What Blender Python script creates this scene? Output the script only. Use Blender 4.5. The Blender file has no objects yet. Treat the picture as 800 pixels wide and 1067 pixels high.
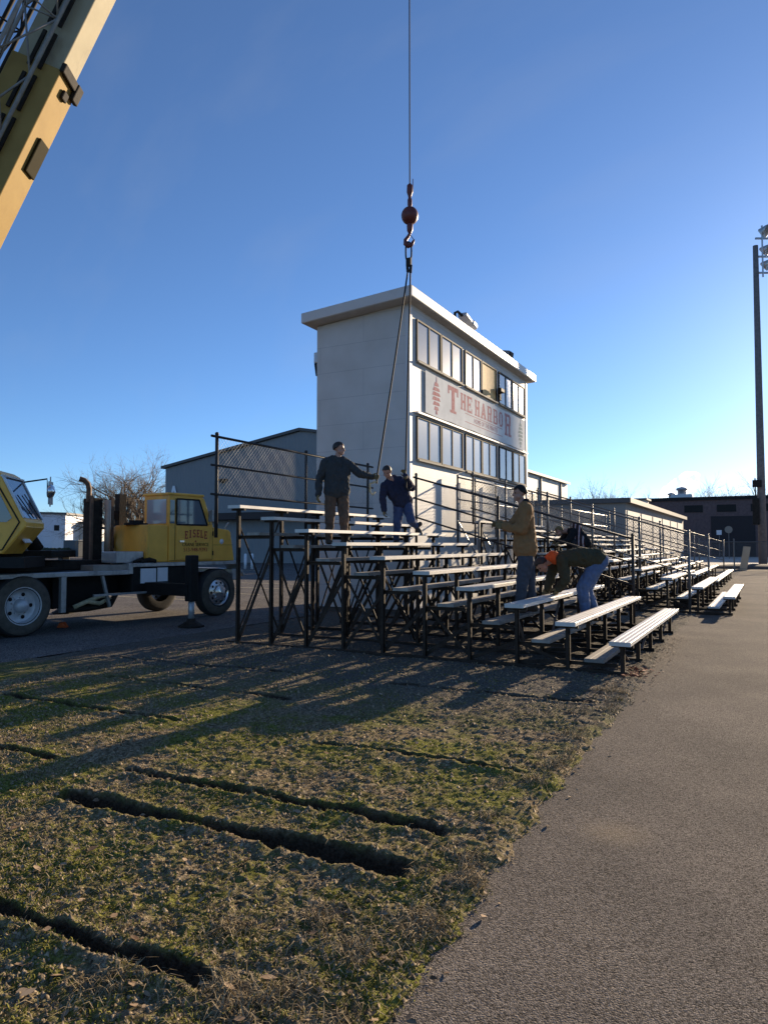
import bpy, bmesh, math, random
import numpy as np
from mathutils import Vector, Matrix, noise as mnoise

random.seed(7)
rng = np.random.default_rng(11)
R = math.radians
scene = bpy.context.scene
COL = scene.collection
V = Vector

# ------------------------------------------------------------------ camera model
F, CX, CY = 750.0, 400.0, 533.5
PSI, TH, EYE = R(28.07), R(2.63), 1.6
RT = V((math.cos(PSI), math.sin(PSI), 0))
F0 = V((-math.sin(PSI), math.cos(PSI), 0))
FW = F0 * math.cos(TH) + V((0, 0, 1)) * math.sin(TH)
UP = -F0 * math.sin(TH) + V((0, 0, 1)) * math.cos(TH)
def ray(px, py): return FW * F + RT * (px - CX) + UP * (CY - py)
def at_d(px, py, d):
    """point on the pixel's ray whose horizontal depth is d"""
    r = ray(px, py); return V((0, 0, EYE)) + r * (d / r.dot(F0))
def ground(px, d, z=0.0):
    """ground point below pixel column px at horizontal depth d"""
    p = F0 * d + RT * ((px - CX) / F * d); return V((p.x, p.y, z))

cam = bpy.data.cameras.new('camera'); co = bpy.data.objects.new('camera', cam); COL.objects.link(co)
cam.sensor_fit = 'HORIZONTAL'; cam.angle_x = 2 * math.atan(400 / F)
cam.clip_start = 0.05; cam.clip_end = 3000
co.matrix_world = Matrix((( RT.x, UP.x, -FW.x, 0), (RT.y, UP.y, -FW.y, 0), (RT.z, UP.z, -FW.z, EYE), (0, 0, 0, 1)))
scene.camera = co

# ------------------------------------------------------------------ light
SUN_AZ, SUN_EL = R(10.5), R(13.0)
world = bpy.data.worlds.new('World'); scene.world = world; world.use_nodes = True
nt = world.node_tree; nt.nodes.clear()
sky = nt.nodes.new('ShaderNodeTexSky'); sky.sky_type = 'NISHITA'; sky.sun_disc = False
sky.sun_elevation = SUN_EL; sky.sun_rotation = SUN_AZ
sky.air_density = 0.75; sky.dust_density = 0.22; sky.ozone_density = 5.0; sky.altitude = 300
bg = nt.nodes.new('ShaderNodeBackground'); bg.inputs[1].default_value = 0.093
wo = nt.nodes.new('ShaderNodeOutputWorld')
tcw = nt.nodes.new('ShaderNodeTexCoord'); mpw = nt.nodes.new('ShaderNodeMapping'); mpw.inputs['Rotation'].default_value = (R(18), R(-35), R(20)); mpw.inputs['Scale'].default_value = (1.2, 9.0, 5.0)
nw = nt.nodes.new('ShaderNodeTexNoise'); nw.inputs['Scale'].default_value = 1.6; nw.inputs['Detail'].default_value = 5
mrw = nt.nodes.new('ShaderNodeMapRange'); mrw.inputs[1].default_value = .52; mrw.inputs[2].default_value = .8; mrw.inputs[3].default_value = .035; mrw.inputs[4].default_value = .10
mxw = nt.nodes.new('ShaderNodeMix'); mxw.data_type = 'RGBA'; mxw.inputs[7].default_value = (2.8, 2.9, 2.9, 1)      # thin cirrus
nt.links.new(tcw.outputs['Generated'], mpw.inputs[0]); nt.links.new(mpw.outputs[0], nw.inputs['Vector']); nt.links.new(nw.outputs['Fac'], mrw.inputs[0])
nt.links.new(mrw.outputs[0], mxw.inputs[0]); nt.links.new(sky.outputs[0], mxw.inputs[6]); nt.links.new(mxw.outputs[2], bg.inputs[0]); nt.links.new(bg.outputs[0], wo.inputs[0])
sl = bpy.data.lights.new('sun', 'SUN'); sl.energy = 5.0; sl.angle = R(0.5); sl.color = (1, .80, .56)
so = bpy.data.objects.new('sun', sl); COL.objects.link(so)
sdir = V((math.sin(SUN_AZ) * math.cos(SUN_EL), math.cos(SUN_AZ) * math.cos(SUN_EL), math.sin(SUN_EL)))
so.rotation_euler = sdir.to_track_quat('Z', 'Y').to_euler(); so.location = (30, 60, 60)
vs = scene.view_settings
vs.view_transform = 'Standard'; vs.look = 'None'; vs.exposure = 1.0; vs.gamma = 1; vs.use_curve_mapping = False

# ------------------------------------------------------------------ materials
def mat(name, col, rough=.7, metal=0.0, var=.12, vscale=6.0, bump=0.0, bscale=40.0, col2=None, spec=.5, detail=4, thr=None):
    m = bpy.data.materials.new(name); m.use_nodes = True
    n = m.node_tree.nodes; l = m.node_tree.links; b = n['Principled BSDF']
    b.inputs['Roughness'].default_value = rough; b.inputs['Metallic'].default_value = metal
    b.inputs['Specular IOR Level'].default_value = spec
    tc = n.new('ShaderNodeTexCoord')
    c = np.array(col)
    a = c * (1 - var) if col2 is None else np.array(col2)
    d = np.clip(c * (1 + var), 0, 1) if col2 is None else c
    if var > 0 or col2 is not None:
        no = n.new('ShaderNodeTexNoise'); no.inputs['Scale'].default_value = vscale; no.inputs['Detail'].default_value = detail
        no.inputs['Roughness'].default_value = .65
        rp = n.new('ShaderNodeValToRGB')
        lo, hi = thr or (.3, .7)
        rp.color_ramp.elements[0].position = lo; rp.color_ramp.elements[1].position = hi
        rp.color_ramp.elements[0].color = (*a, 1); rp.color_ramp.elements[1].color = (*d, 1)
        l.new(tc.outputs['Object'], no.inputs['Vector']); l.new(no.outputs['Fac'], rp.inputs[0]); l.new(rp.outputs[0], b.inputs['Base Color'])
    else:
        b.inputs['Base Color'].default_value = (*col, 1)
    if bump > 0:
        nb = n.new('ShaderNodeTexNoise'); nb.inputs['Scale'].default_value = bscale; nb.inputs['Detail'].default_value = 5
        bm_ = n.new('ShaderNodeBump'); bm_.inputs['Strength'].default_value = bump; bm_.inputs['Distance'].default_value = .02
        l.new(tc.outputs['Object'], nb.inputs['Vector']); l.new(nb.outputs['Fac'], bm_.inputs['Height']); l.new(bm_.outputs[0], b.inputs['Normal'])
    return m

M = {}
M['steel'] = mat('dark_steel', (.034, .023, .016), .65, .0, .4, 9, .15, 60, spec=.15)
M['pipe'] = mat('galvanised_pipe', (.16, .155, .15), .45, .6, .2, 12)
M['pipe_dark'] = mat('dark_pipe', (.045, .04, .038), .5, .2, .2, 12, spec=.15)
M['wire'] = mat('fence_wire', (.20, .20, .19), .5, .6, 0)
M['alu'] = mat('aluminium_plank', (.58, .555, .51), .5, .15, .14, 3, .05, 30)
M['plank'] = mat('weathered_plank', (.33, .29, .24), .7, .0, .25, 5, .1, 30, col2=(.19, .165, .14))
M['white'] = mat('white_paint', (.56, .555, .55), .55, 0, .04, 1.5)
M['fascia'] = mat('fascia_white', (.52, .515, .50), .4, 0, .04, 2)
M['soffit'] = mat('soffit', (.45, .42, .38), .7)
M['winframe'] = mat('window_frame', (.028, .022, .018), .7, 0, .1, spec=.15)
M['sill'] = mat('sill_cream', (.26, .235, .19), .8, 0, .08)
M['ply'] = mat('plywood', (.80, .52, .22), .75, 0, .2, 8)
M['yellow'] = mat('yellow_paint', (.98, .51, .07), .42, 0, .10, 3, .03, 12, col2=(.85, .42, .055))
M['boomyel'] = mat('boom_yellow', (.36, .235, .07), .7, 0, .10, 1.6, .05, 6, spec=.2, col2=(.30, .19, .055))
M['boompale'] = mat('boom_inner_pale', (.38, .33, .22), .7, 0, .08, 2, spec=.15)
M['black'] = mat('black_paint', (.018, .017, .016), .5, 0, .2, 8, spec=.15)
M['grease'] = mat('greasy_iron', (.03, .024, .019), .75, 0, .4, 9, .2, 30, spec=.15)
M['silver'] = mat('silver_paint', (.48, .48, .47), .38, .5, .12, 6)
M['rubber'] = mat('tyre_rubber', (.028, .026, .025), .85, 0, .25, 10, .2, 40)
M['rubberdust'] = mat('dusty_sidewall', (.10, .085, .065), .9, 0, .3, 8)
M['chrome'] = mat('polished_rim', (.72, .72, .72), .2, .95, 0)
M['rimgrey'] = mat('painted_rim', (.60, .60, .60), .45, .3, .15, 9)
M['rust'] = mat('rusty_pipe', (.13, .08, .05), .7, .2, .3, 12)
M['muffler'] = mat('muffler_tan', (.48, .38, .28), .5, .4, .15, 10)
M['glass'] = mat('window_glass', (.36, .39, .42), .14, 0, .12, .7, spec=.7)
M['cabglass'] = mat('cab_glass', (.10, .13, .16), .05, 0, 0, spec=.9)
M['red'] = mat('red_lettering', (.38, .03, .025), .6, 0, 0)
M['fadered'] = mat('faded_red_print', (.50, .20, .19), .95, 0, .3, 9, col2=(.64, .42, .40), spec=.05)
M['fadegreen'] = mat('faded_green_print', (.30, .38, .34), .95, 0, .3, 9, col2=(.50, .52, .49), spec=.05)
M['banner'] = mat('banner_vinyl', (.76, .77, .75), .95, 0, .1, 2, spec=.05)
M['orange'] = mat('orange', (.75, .13, .03), .7, 0, .1)
M['paper'] = mat('paper', (.75, .75, .76), .7, 0, .05)
M['hookred'] = mat('hook_ball_red', (.13, .025, .02), .5, .1, .3, 20)
M['rope'] = mat('wire_rope', (.015, .013, .012), .8, 0, 0)
M['gymwall'] = mat('gym_metal_siding', (.20, .20, .205), .6, .1, .05, .5)
M['gymlit'] = M['gymwall']
M['gymroof'] = mat('gym_roof', (.10, .09, .085), .6, .2, .1)
M['annex'] = mat('annex_wall', (.27, .245, .22), .75, 0, .1, 2)
M['annexpanel'] = mat('annex_panel', (.62, .58, .50), .7, 0, .05, 1)
M['darkbrick'] = mat('dark_brick', (.13, .085, .08), .85, 0, .25, 3)
M['galv'] = mat('galvanised_sheet', (.45, .46, .47), .4, .5, .1)
M['metalblue'] = mat('pale_metal_siding', (.44, .44, .50), .6, 0, .06, 2)
M['pole'] = mat('weathered_wood_pole', (.20, .165, .15), .85, 0, .25, 5)
M['bark'] = mat('bark', (.13, .10, .075), .9, 0, .25, 9)
M['twig'] = mat('twigs', (.185, .14, .095), .9, 0, .15, 9)
M['skin'] = mat('skin', (.42, .22, .15), .55, 0, .06)
M['hair'] = mat('dark_hair', (.025, .018, .014), .6, 0, .2, 60)
M['glove'] = mat('work_glove_olive', (.17, .12, .05), .85, 0, .2, 30)
M['boot'] = mat('boot_brown', (.06, .042, .03), .7, 0, .2)
M['concrete'] = mat('concrete', (.40, .37, .33), .85, 0, .1, 1.2, .1, 20)
M['hedge'] = mat('hedge_green', (.035, .045, .02), .9, 0, .4, 3)
def grime(m, col, scale=2.2, lo=.56, hi=.72, amt=.75):
    n = m.node_tree.nodes; l = m.node_tree.links; b = n['Principled BSDF']; src = b.inputs['Base Color'].links[0].from_socket
    tc = n.new('ShaderNodeTexCoord'); no = n.new('ShaderNodeTexNoise'); no.inputs['Scale'].default_value = scale; no.inputs['Detail'].default_value = 9; no.inputs['Roughness'].default_value = .72
    mp = n.new('ShaderNodeMapping'); mp.inputs['Scale'].default_value = (1, 1, .45); l.new(tc.outputs['Object'], mp.inputs[0]); l.new(mp.outputs[0], no.inputs['Vector'])
    mr = n.new('ShaderNodeMapRange'); mr.inputs[1].default_value = lo; mr.inputs[2].default_value = hi; mr.inputs[3].default_value = 0; mr.inputs[4].default_value = amt; l.new(no.outputs['Fac'], mr.inputs[0])
    mx = n.new('ShaderNodeMix'); mx.data_type = 'RGBA'; mx.inputs[7].default_value = (*col, 1); l.new(mr.outputs[0], mx.inputs[0]); l.new(src, mx.inputs[6]); l.new(mx.outputs[2], b.inputs['Base Color'])
def vary(m, lo=.75, hi=1.12):
    n = m.node_tree.nodes; l = m.node_tree.links; b = n['Principled BSDF']; src = b.inputs['Base Color'].links[0].from_socket
    oi = n.new('ShaderNodeObjectInfo'); mr = n.new('ShaderNodeMapRange'); mr.inputs[3].default_value = lo; mr.inputs[4].default_value = hi; l.new(oi.outputs['Random'], mr.inputs[0])
    mx = n.new('ShaderNodeMix'); mx.data_type = 'RGBA'; mx.blend_type = 'MULTIPLY'; mx.inputs[0].default_value = 1; l.new(src, mx.inputs[6]); l.new(mr.outputs[0], mx.inputs[7]); l.new(mx.outputs[2], b.inputs['Base Color'])
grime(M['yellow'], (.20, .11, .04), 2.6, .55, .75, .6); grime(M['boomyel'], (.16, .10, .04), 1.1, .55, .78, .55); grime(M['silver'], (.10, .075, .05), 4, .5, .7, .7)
grime(M['alu'], (.20, .17, .13), 5, .58, .75, .55); grime(M['boompale'], (.14, .11, .08), 1.5, .55, .75, .5); grime(M['fascia'], (.28, .25, .21), 1.4, .58, .78, .45)
vary(M['alu']); vary(M['plank'], .7, 1.3); vary(M['glass'], .55, 1.1); vary(M['steel'], .7, 1.4)
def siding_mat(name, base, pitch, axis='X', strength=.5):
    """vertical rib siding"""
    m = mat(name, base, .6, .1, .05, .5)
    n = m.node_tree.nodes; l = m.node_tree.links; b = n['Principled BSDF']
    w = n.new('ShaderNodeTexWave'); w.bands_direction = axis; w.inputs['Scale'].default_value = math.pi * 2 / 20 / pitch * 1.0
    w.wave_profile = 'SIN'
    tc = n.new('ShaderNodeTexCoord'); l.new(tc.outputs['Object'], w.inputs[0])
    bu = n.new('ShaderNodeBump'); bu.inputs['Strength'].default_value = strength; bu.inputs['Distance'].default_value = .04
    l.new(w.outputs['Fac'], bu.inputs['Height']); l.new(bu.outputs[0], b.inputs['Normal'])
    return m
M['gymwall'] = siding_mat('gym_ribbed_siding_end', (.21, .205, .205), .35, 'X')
M['gymside'] = siding_mat('gym_ribbed_siding_side', (.50, .47, .41), .35, 'Y')  # same siding, paler and warmer: sunlight on the side put into the colour
M['shedwall'] = siding_mat('shed_ribbed_siding', (.66, .65, .70), .4, 'X')
def panel_mat():
    """white painted plywood panels with seams"""
    m = bpy.data.materials.new('white_panel_wall'); m.use_nodes = True
    n = m.node_tree.nodes; l = m.node_tree.links; b = n['Principled BSDF']; b.inputs['Roughness'].default_value = .6
    tc = n.new('ShaderNodeTexCoord'); sp = n.new('ShaderNodeSeparateXYZ'); l.new(tc.outputs['Object'], sp.inputs[0])
    ad = n.new('ShaderNodeMath'); ad.operation = 'ADD'; l.new(sp.outputs[0], ad.inputs[0]); l.new(sp.outputs[1], ad.inputs[1])
    cb = n.new('ShaderNodeCombineXYZ'); l.new(ad.outputs[0], cb.inputs[0]); l.new(sp.outputs[2], cb.inputs[1])
    br = n.new('ShaderNodeTexBrick'); br.inputs['Scale'].default_value = 1; br.inputs['Brick Width'].default_value = 2.44
    br.inputs['Row Height'].default_value = .645; br.inputs['Mortar Size'].default_value = .007; br.inputs['Mortar Smooth'].default_value = .2
    br.inputs['Color1'].default_value = (.56, .545, .52, 1); br.inputs['Color2'].default_value = (.545, .53, .505, 1); br.inputs['Mortar'].default_value = (.42, .415, .41, 1)
    l.new(cb.outputs[0], br.inputs['Vector'])
    no = n.new('ShaderNodeTexNoise'); no.inputs['Scale'].default_value = 1.3; no.inputs['Detail'].default_value = 6; l.new(tc.outputs['Object'], no.inputs['Vector'])
    rp = n.new('ShaderNodeValToRGB'); rp.color_ramp.elements[0].position = .3; rp.color_ramp.elements[0].color = (.86, .85, .83, 1)
    rp.color_ramp.elements[1].position = .65; rp.color_ramp.elements[1].color = (1, 1, 1, 1); l.new(no.outputs['Fac'], rp.inputs[0])
    mx = n.new('ShaderNodeMix'); mx.data_type = 'RGBA'; mx.blend_type = 'MULTIPLY'; mx.inputs[0].default_value = 1
    l.new(br.outputs['Color'], mx.inputs[6]); l.new(rp.outputs[0], mx.inputs[7]); l.new(mx.outputs[2], b.inputs['Base Color'])
    n2 = n.new('ShaderNodeTexNoise'); n2.inputs['Scale'].default_value = 25; l.new(tc.outputs['Object'], n2.inputs['Vector'])
    sb = n.new('ShaderNodeMath'); sb.operation = 'MULTIPLY_ADD'; sb.inputs[1].default_value = -3.0; l.new(br.outputs['Fac'], sb.inputs[0]); l.new(n2.outputs['Fac'], sb.inputs[2])
    bu = n.new('ShaderNodeBump'); bu.inputs['Strength'].default_value = .12; bu.inputs['Distance'].default_value = .01
    l.new(sb.outputs[0], bu.inputs['Height']); l.new(bu.outputs[0], b.inputs['Normal'])
    return m
M['panel'] = panel_mat()

# ------------------------------------------------------------------ object helpers
def tag(o, label=None, cat=None, group=None, kind=None):
    if label: o['label'] = label
    if cat: o['category'] = cat
    if group: o['group'] = group
    if kind: o['kind'] = kind
    return o
ORI = {}
def thing(name, label, cat, loc=(0, 0, 0), group=None, rotz=0.0):
    o = bpy.data.objects.new(name, None); COL.objects.link(o)
    o.empty_display_size = .2
    o.location = loc; o.rotation_euler = (0, 0, rotz)
    ORI[o.name] = V((0, 0, 0)) if rotz else V(loc)     # rotated things are built in local coordinates
    return tag(o, label, cat, group)
def copy_tree(o, parent=None):
    c = o.copy(); COL.objects.link(c)
    if parent is not None: c.parent = parent
    for ch in list(o.children): copy_tree(ch, c)
    return c

class MB:
    def __init__(s): s.v = []; s.f = []; s.mi = []; s.cur = 0
    def add(s, vs, fs):
        o = len(s.v); s.v += [tuple(p) for p in vs]; s.f += [tuple(i + o for i in f) for f in fs]; s.mi += [s.cur] * len(fs)
        return s
    def box(s, c, sz, rot=None):
        hx, hy, hz = sz[0] / 2, sz[1] / 2, sz[2] / 2
        ps = [V((x, y, z)) for x in (-hx, hx) for y in (-hy, hy) for z in (-hz, hz)]
        if rot is not None: ps = [rot @ p for p in ps]
        c = V(c)
        return s.add([p + c for p in ps], [(0, 1, 3, 2), (4, 6, 7, 5), (0, 4, 5, 1), (2, 3, 7, 6), (0, 2, 6, 4), (1, 5, 7, 3)])
    def bx(s, x0, x1, y0, y1, z0, z1): return s.box(((x0 + x1) / 2, (y0 + y1) / 2, (z0 + z1) / 2), (abs(x1 - x0), abs(y1 - y0), abs(z1 - z0)))
    def beam(s, a, b, w, h=None, side=None):
        a, b = V(a), V(b); d = (b - a); L = d.length; d.normalize(); h = h or w
        sd = V(side) if side is not None else (d.cross(V((0, 0, 1))) if abs(d.z) < .95 else d.cross(V((0, 1, 0))))
        sd = (sd - d * sd.dot(d)).normalized(); u = sd.cross(d)
        rot = Matrix((sd, d, u)).transposed()
        return s.box((a + b) / 2, (w, L, h), rot)
    def tube(s, pts, r, n=8, cap=True):
        pts = [V(p) for p in pts]; rs = r if isinstance(r, (list, tuple)) else [r] * len(pts)
        vs = []; ref = None
        for i, p in enumerate(pts):
            d = (pts[min(i + 1, len(pts) - 1)] - pts[max(i - 1, 0)]).normalized()
            if ref is None: ref = d.orthogonal().normalized()
            ref = (ref - d * ref.dot(d)); ref = ref.normalized() if ref.length > 1e-6 else d.orthogonal().normalized()
            w = d.cross(ref)
            for k in range(n):
                a = 2 * math.pi * k / n; vs.append(p + (ref * math.cos(a) + w * math.sin(a)) * rs[i])
        fs = []
        for i in range(len(pts) - 1):
            for k in range(n): fs.append((i * n + k, i * n + (k + 1) % n, (i + 1) * n + (k + 1) % n, (i + 1) * n + k))
        if cap: fs.append(tuple(reversed(range(n)))); fs.append(tuple((len(pts) - 1) * n + k for k in range(n)))
        return s.add(vs, fs)
    def lathe(s, prof, c, axis=(0, 0, 1), n=24):
        ax = V(axis).normalized(); u = ax.orthogonal().normalized(); w = ax.cross(u); c = V(c); vs = []; fs = []
        for (r, t) in prof:
            for k in range(n):
                a = 2 * math.pi * k / n; vs.append(c + ax * t + (u * math.cos(a) + w * math.sin(a)) * r)
        for i in range(len(prof) - 1):
            for k in range(n): fs.append((i * n + k, i * n + (k + 1) % n, (i + 1) * n + (k + 1) % n, (i + 1) * n + k))
        return s.add(vs, fs)
    def ball(s, c, r, n=12, m=8):
        if not isinstance(r, (tuple, list)): r = (r, r, r)
        vs = [V(c) + V((0, 0, r[2]))]; fs = []
        for i in range(1, m):
            t = math.pi * i / m
            for k in range(n):
                a = 2 * math.pi * k / n; vs.append(V(c) + V((r[0] * math.sin(t) * math.cos(a), r[1] * math.sin(t) * math.sin(a), r[2] * math.cos(t))))
        vs.append(V(c) - V((0, 0, r[2])))
        for k in range(n): fs.append((0, 1 + k, 1 + (k + 1) % n))
        for i in range(m - 2):
            for k in range(n): fs.append((1 + i * n + k, 1 + (i + 1) * n + k, 1 + (i + 1) * n + (k + 1) % n, 1 + i * n + (k + 1) % n))
        e = len(vs) - 1
        for k in range(n): fs.append((e, 1 + (m - 2) * n + (k + 1) % n, 1 + (m - 2) * n + k))
        return s.add(vs, fs)
    def prism(s, poly, o, u, v, w):
        """polygon (a,b) in plane o + a*u + b*v, extruded by vector w"""
        o, u, v, w = V(o), V(u), V(v), V(w); n = len(poly)
        A = [o + u * a + v * b for a, b in poly]; B = [p + w for p in A]
        fs = [tuple(range(n))[::-1], tuple(range(n, 2 * n))] + [(i, (i + 1) % n, n + (i + 1) % n, n + i) for i in range(n)]
        return s.add(A + B, fs)
    def quad(s, a, b, c, d): return s.add([a, b, c, d], [(0, 1, 2, 3)])
    def build(s, name, m, parent=None, smooth=False, bevel=0, origin=None, mats=None):
        off = V(origin) if origin is not None else V((0, 0, 0))
        if parent is not None:
            p = parent
            while p.parent is not None: p = p.parent
            off = ORI.get(p.name, V((0, 0, 0)))
        me = bpy.data.meshes.new(name)
        me.from_pydata([(x - off.x, y - off.y, z - off.z) for x, y, z in s.v], [], s.f); me.update()
        b = bmesh.new(); b.from_mesh(me); bmesh.ops.recalc_face_normals(b, faces=b.faces); b.to_mesh(me); b.free()
        for mm in (mats or [m]): me.materials.append(mm)
        if mats: me.polygons.foreach_set('material_index', s.mi)
        if smooth: me.polygons.foreach_set('use_smooth', [True] * len(me.polygons))
        o = bpy.data.objects.new(name, me); COL.objects.link(o)
        if parent is not None: o.parent = parent
        else: o.location = off
        if bevel:
            bv = o.modifiers.new('bevel', 'BEVEL'); bv.width = bevel; bv.segments = 2; bv.limit_method = 'ANGLE'; bv.angle_limit = R(40)
        if smooth == 'auto':
            md = o.modifiers.new('edges', 'EDGE_SPLIT'); md.split_angle = R(40)
        return o

# lettering ---------------------------------------------------------
GLY = {
 'T': [(0,5,4,6),(1.4,0,2.6,5.5),(.8,0,3.2,.6),(0,4.1,.5,5.5),(3.5,4.1,4,5.5)],
 'H': [(.3,0,1.4,6),(2.6,0,3.7,6),(1,2.6,3,3.5),(0,0,1.7,.6),(2.3,0,4,.6),(0,5.4,1.7,6),(2.3,5.4,4,6)],
 'E': [(.3,0,1.4,6),(0,0,3.9,.8),(0,5.2,3.9,6),(1,2.6,2.9,3.4),(3.4,0,3.9,1.7),(3.4,4.3,3.9,6),(2.5,2.1,2.9,3.9)],
 'R': [(.3,0,1.4,6),(0,5.3,3.3,6),(1,2.7,3.3,3.4),(2.7,3.0,3.8,5.7),(2.4,0,3.5,2.9),(0,0,1.8,.6),(2.2,0,4.1,.6)],
 'B': [(.3,0,1.4,6),(0,5.3,3.3,6),(1,2.7,3.3,3.3),(2.7,3.2,3.7,5.7),(2.8,.3,3.9,2.9),(0,0,3.4,.7)],
 'O': [(.2,.8,1.3,5.2),(2.7,.8,3.8,5.2),(.7,5.2,3.3,6),(.7,0,3.3,.8)],
 'I': [(1.4,0,2.6,6),(.7,0,3.3,.6),(.7,5.4,3.3,6)],
 'S': [(.2,3.2,1.3,5.4),(2.7,.6,3.8,2.8),(.6,5.2,3.6,6),(.3,0,3.4,.8),(.7,2.6,3.3,3.4),(3.2,4.3,3.7,6),(.2,0,.7,1.7)],
 'L': [(.3,0,1.5,6),(0,0,3.8,.8),(3.3,0,3.8,2.0),(0,5.4,1.9,6)],
 'A': ['A'],
}
def letters(mb, text, o, u, v, w, size, xs=.7, gap=.9, arc=0.0, lead=None):
    """slab-serif letters from strokes; o = start of baseline, size = cap height"""
    o, u, v, w = V(o), V(u), V(v), V(w); k = size / 6.0; x = 0.0; n = len(text); j = 0
    tot = n * (4 * k * xs + gap * k)
    for i, ch in enumerate(text):
        if ch == ' ': x += 2.2 * k * xs; continue
        kk = k * (lead if (lead and i in (0,)) else 1.0)
        base = -(lead - 1) * k * 3.0 if (lead and i == 0) else 0
        t = (i - (n - 1) / 2) / max(1, n / 2); up = arc * (1 - t * t)
        for q in GLY[ch]:
            j += 1; dz = w * (1 + .03 * (j % 9))
            if q == 'A':
                for poly in ([(0, 0), (1.1, 0), (2.5, 6), (1.5, 6)], [(4, 0), (2.9, 0), (1.5, 6), (2.5, 6)], [(1, 1.5), (3, 1.5), (2.8, 2.3), (1.2, 2.3)], [(-.2, 0), (1.6, 0), (1.6, .6), (-.2, .6)], [(2.4, 0), (4.2, 0), (4.2, .6), (2.4, .6)]):
                    j += 1; mb.prism([(x + a * kk * xs, base + up + b * kk) for a, b in poly], o, u, v, w * (1 + .03 * (j % 9)))
            else:
                x0, y0, x1, y1 = q
                mb.prism([(x + a * kk * xs, base + up + b * kk) for a, b in ((x0, y0), (x1, y0), (x1, y1), (x0, y1))], o, u, v, dz)
        x += 4 * kk * xs + gap * k
    return x
def text_prism(mb, text, o, u, v, size, center=True, w=.002):
    cu = bpy.data.curves.new('txt', 'FONT'); cu.body = text; cu.size = size; cu.extrude = w; cu.resolution_u = 2
    if center: cu.align_x = 'CENTER'
    ob = bpy.data.objects.new('txt', cu); COL.objects.link(ob)
    dg = bpy.context.evaluated_depsgraph_get(); me = bpy.data.meshes.new_from_object(ob.evaluated_get(dg))
    o, u, v = V(o), V(u), V(v); nn = u.cross(v)
    mb.add([o + u * p.co.x + v * p.co.y + nn * p.co.z for p in me.vertices], [tuple(p.vertices) for p in me.polygons])
    bpy.data.objects.remove(ob); bpy.data.curves.remove(cu); bpy.data.meshes.remove(me)

# chain link in a parallelogram: o + a*U + b*Vv, a in 0..1, b in 0..1
def chain_link(mb, o, U, Vv, pitch=.075, r=.0022):
    o, U, Vv = V(o), V(U), V(Vv); L, H = U.length, Vv.length
    n = int((L + H) / pitch)
    for i in range(1, n):
        s = i * pitch
        for sg in (0, 1):
            # line a*L + b*H = s  (sg 0)   or  (L - a*L) + b*H = s (sg 1)
            a0, b0 = (s, 0) if s <= L else (L, s - L)
            a1, b1 = (0, s) if s <= H else (s - H, H)
            if sg: a0, a1 = L - a0, L - a1
            p = o + U * (a0 / L) + Vv * (b0 / H); q = o + U * (a1 / L) + Vv * (b1 / H)
            mb.tube([p, q], r, 3, False)

# ================================================================== GROUND
def vnoise(x, y, seed=0):
    """smooth value noise, vectorised, 0..1"""
    xi = np.floor(x).astype(np.int64); yi = np.floor(y).astype(np.int64); fx = x - xi; fy = y - yi
    def h(a, b):
        n = (a * 374761393 + b * 668265263 + seed * 982451653) & 0x7fffffff
        n = ((n ^ (n >> 13)) * 1274126177) & 0x7fffffff
        return ((n ^ (n >> 16)) & 0xffff) / 65535.0
    sx = fx * fx * (3 - 2 * fx); sy = fy * fy * (3 - 2 * fy)
    return (h(xi, yi) * (1 - sx) + h(xi + 1, yi) * sx) * (1 - sy) + (h(xi, yi + 1) * (1 - sx) + h(xi + 1, yi + 1) * sx) * sy
def fbm(x, y, seed=0, o=4):
    t = 0; a = .5; s = 0
    for i in range(o): t = t + a * vnoise(x * 2 ** i + 17 * i, y * 2 ** i + 5 * i, seed + i); s += a; a *= .55
    return t / s
PATH_X = -1.45; LOT_X = -9.25
def edge_x(y): return -1.19 - .030 * (np.clip(y, 2.2, 14) - 2.2) + .10 * (fbm(y * .9, y * 0 + 3.1, 5, 3) - .5) + .10 * (fbm(y * 5, y * 0 + 9, 8, 3) - .5)
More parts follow.
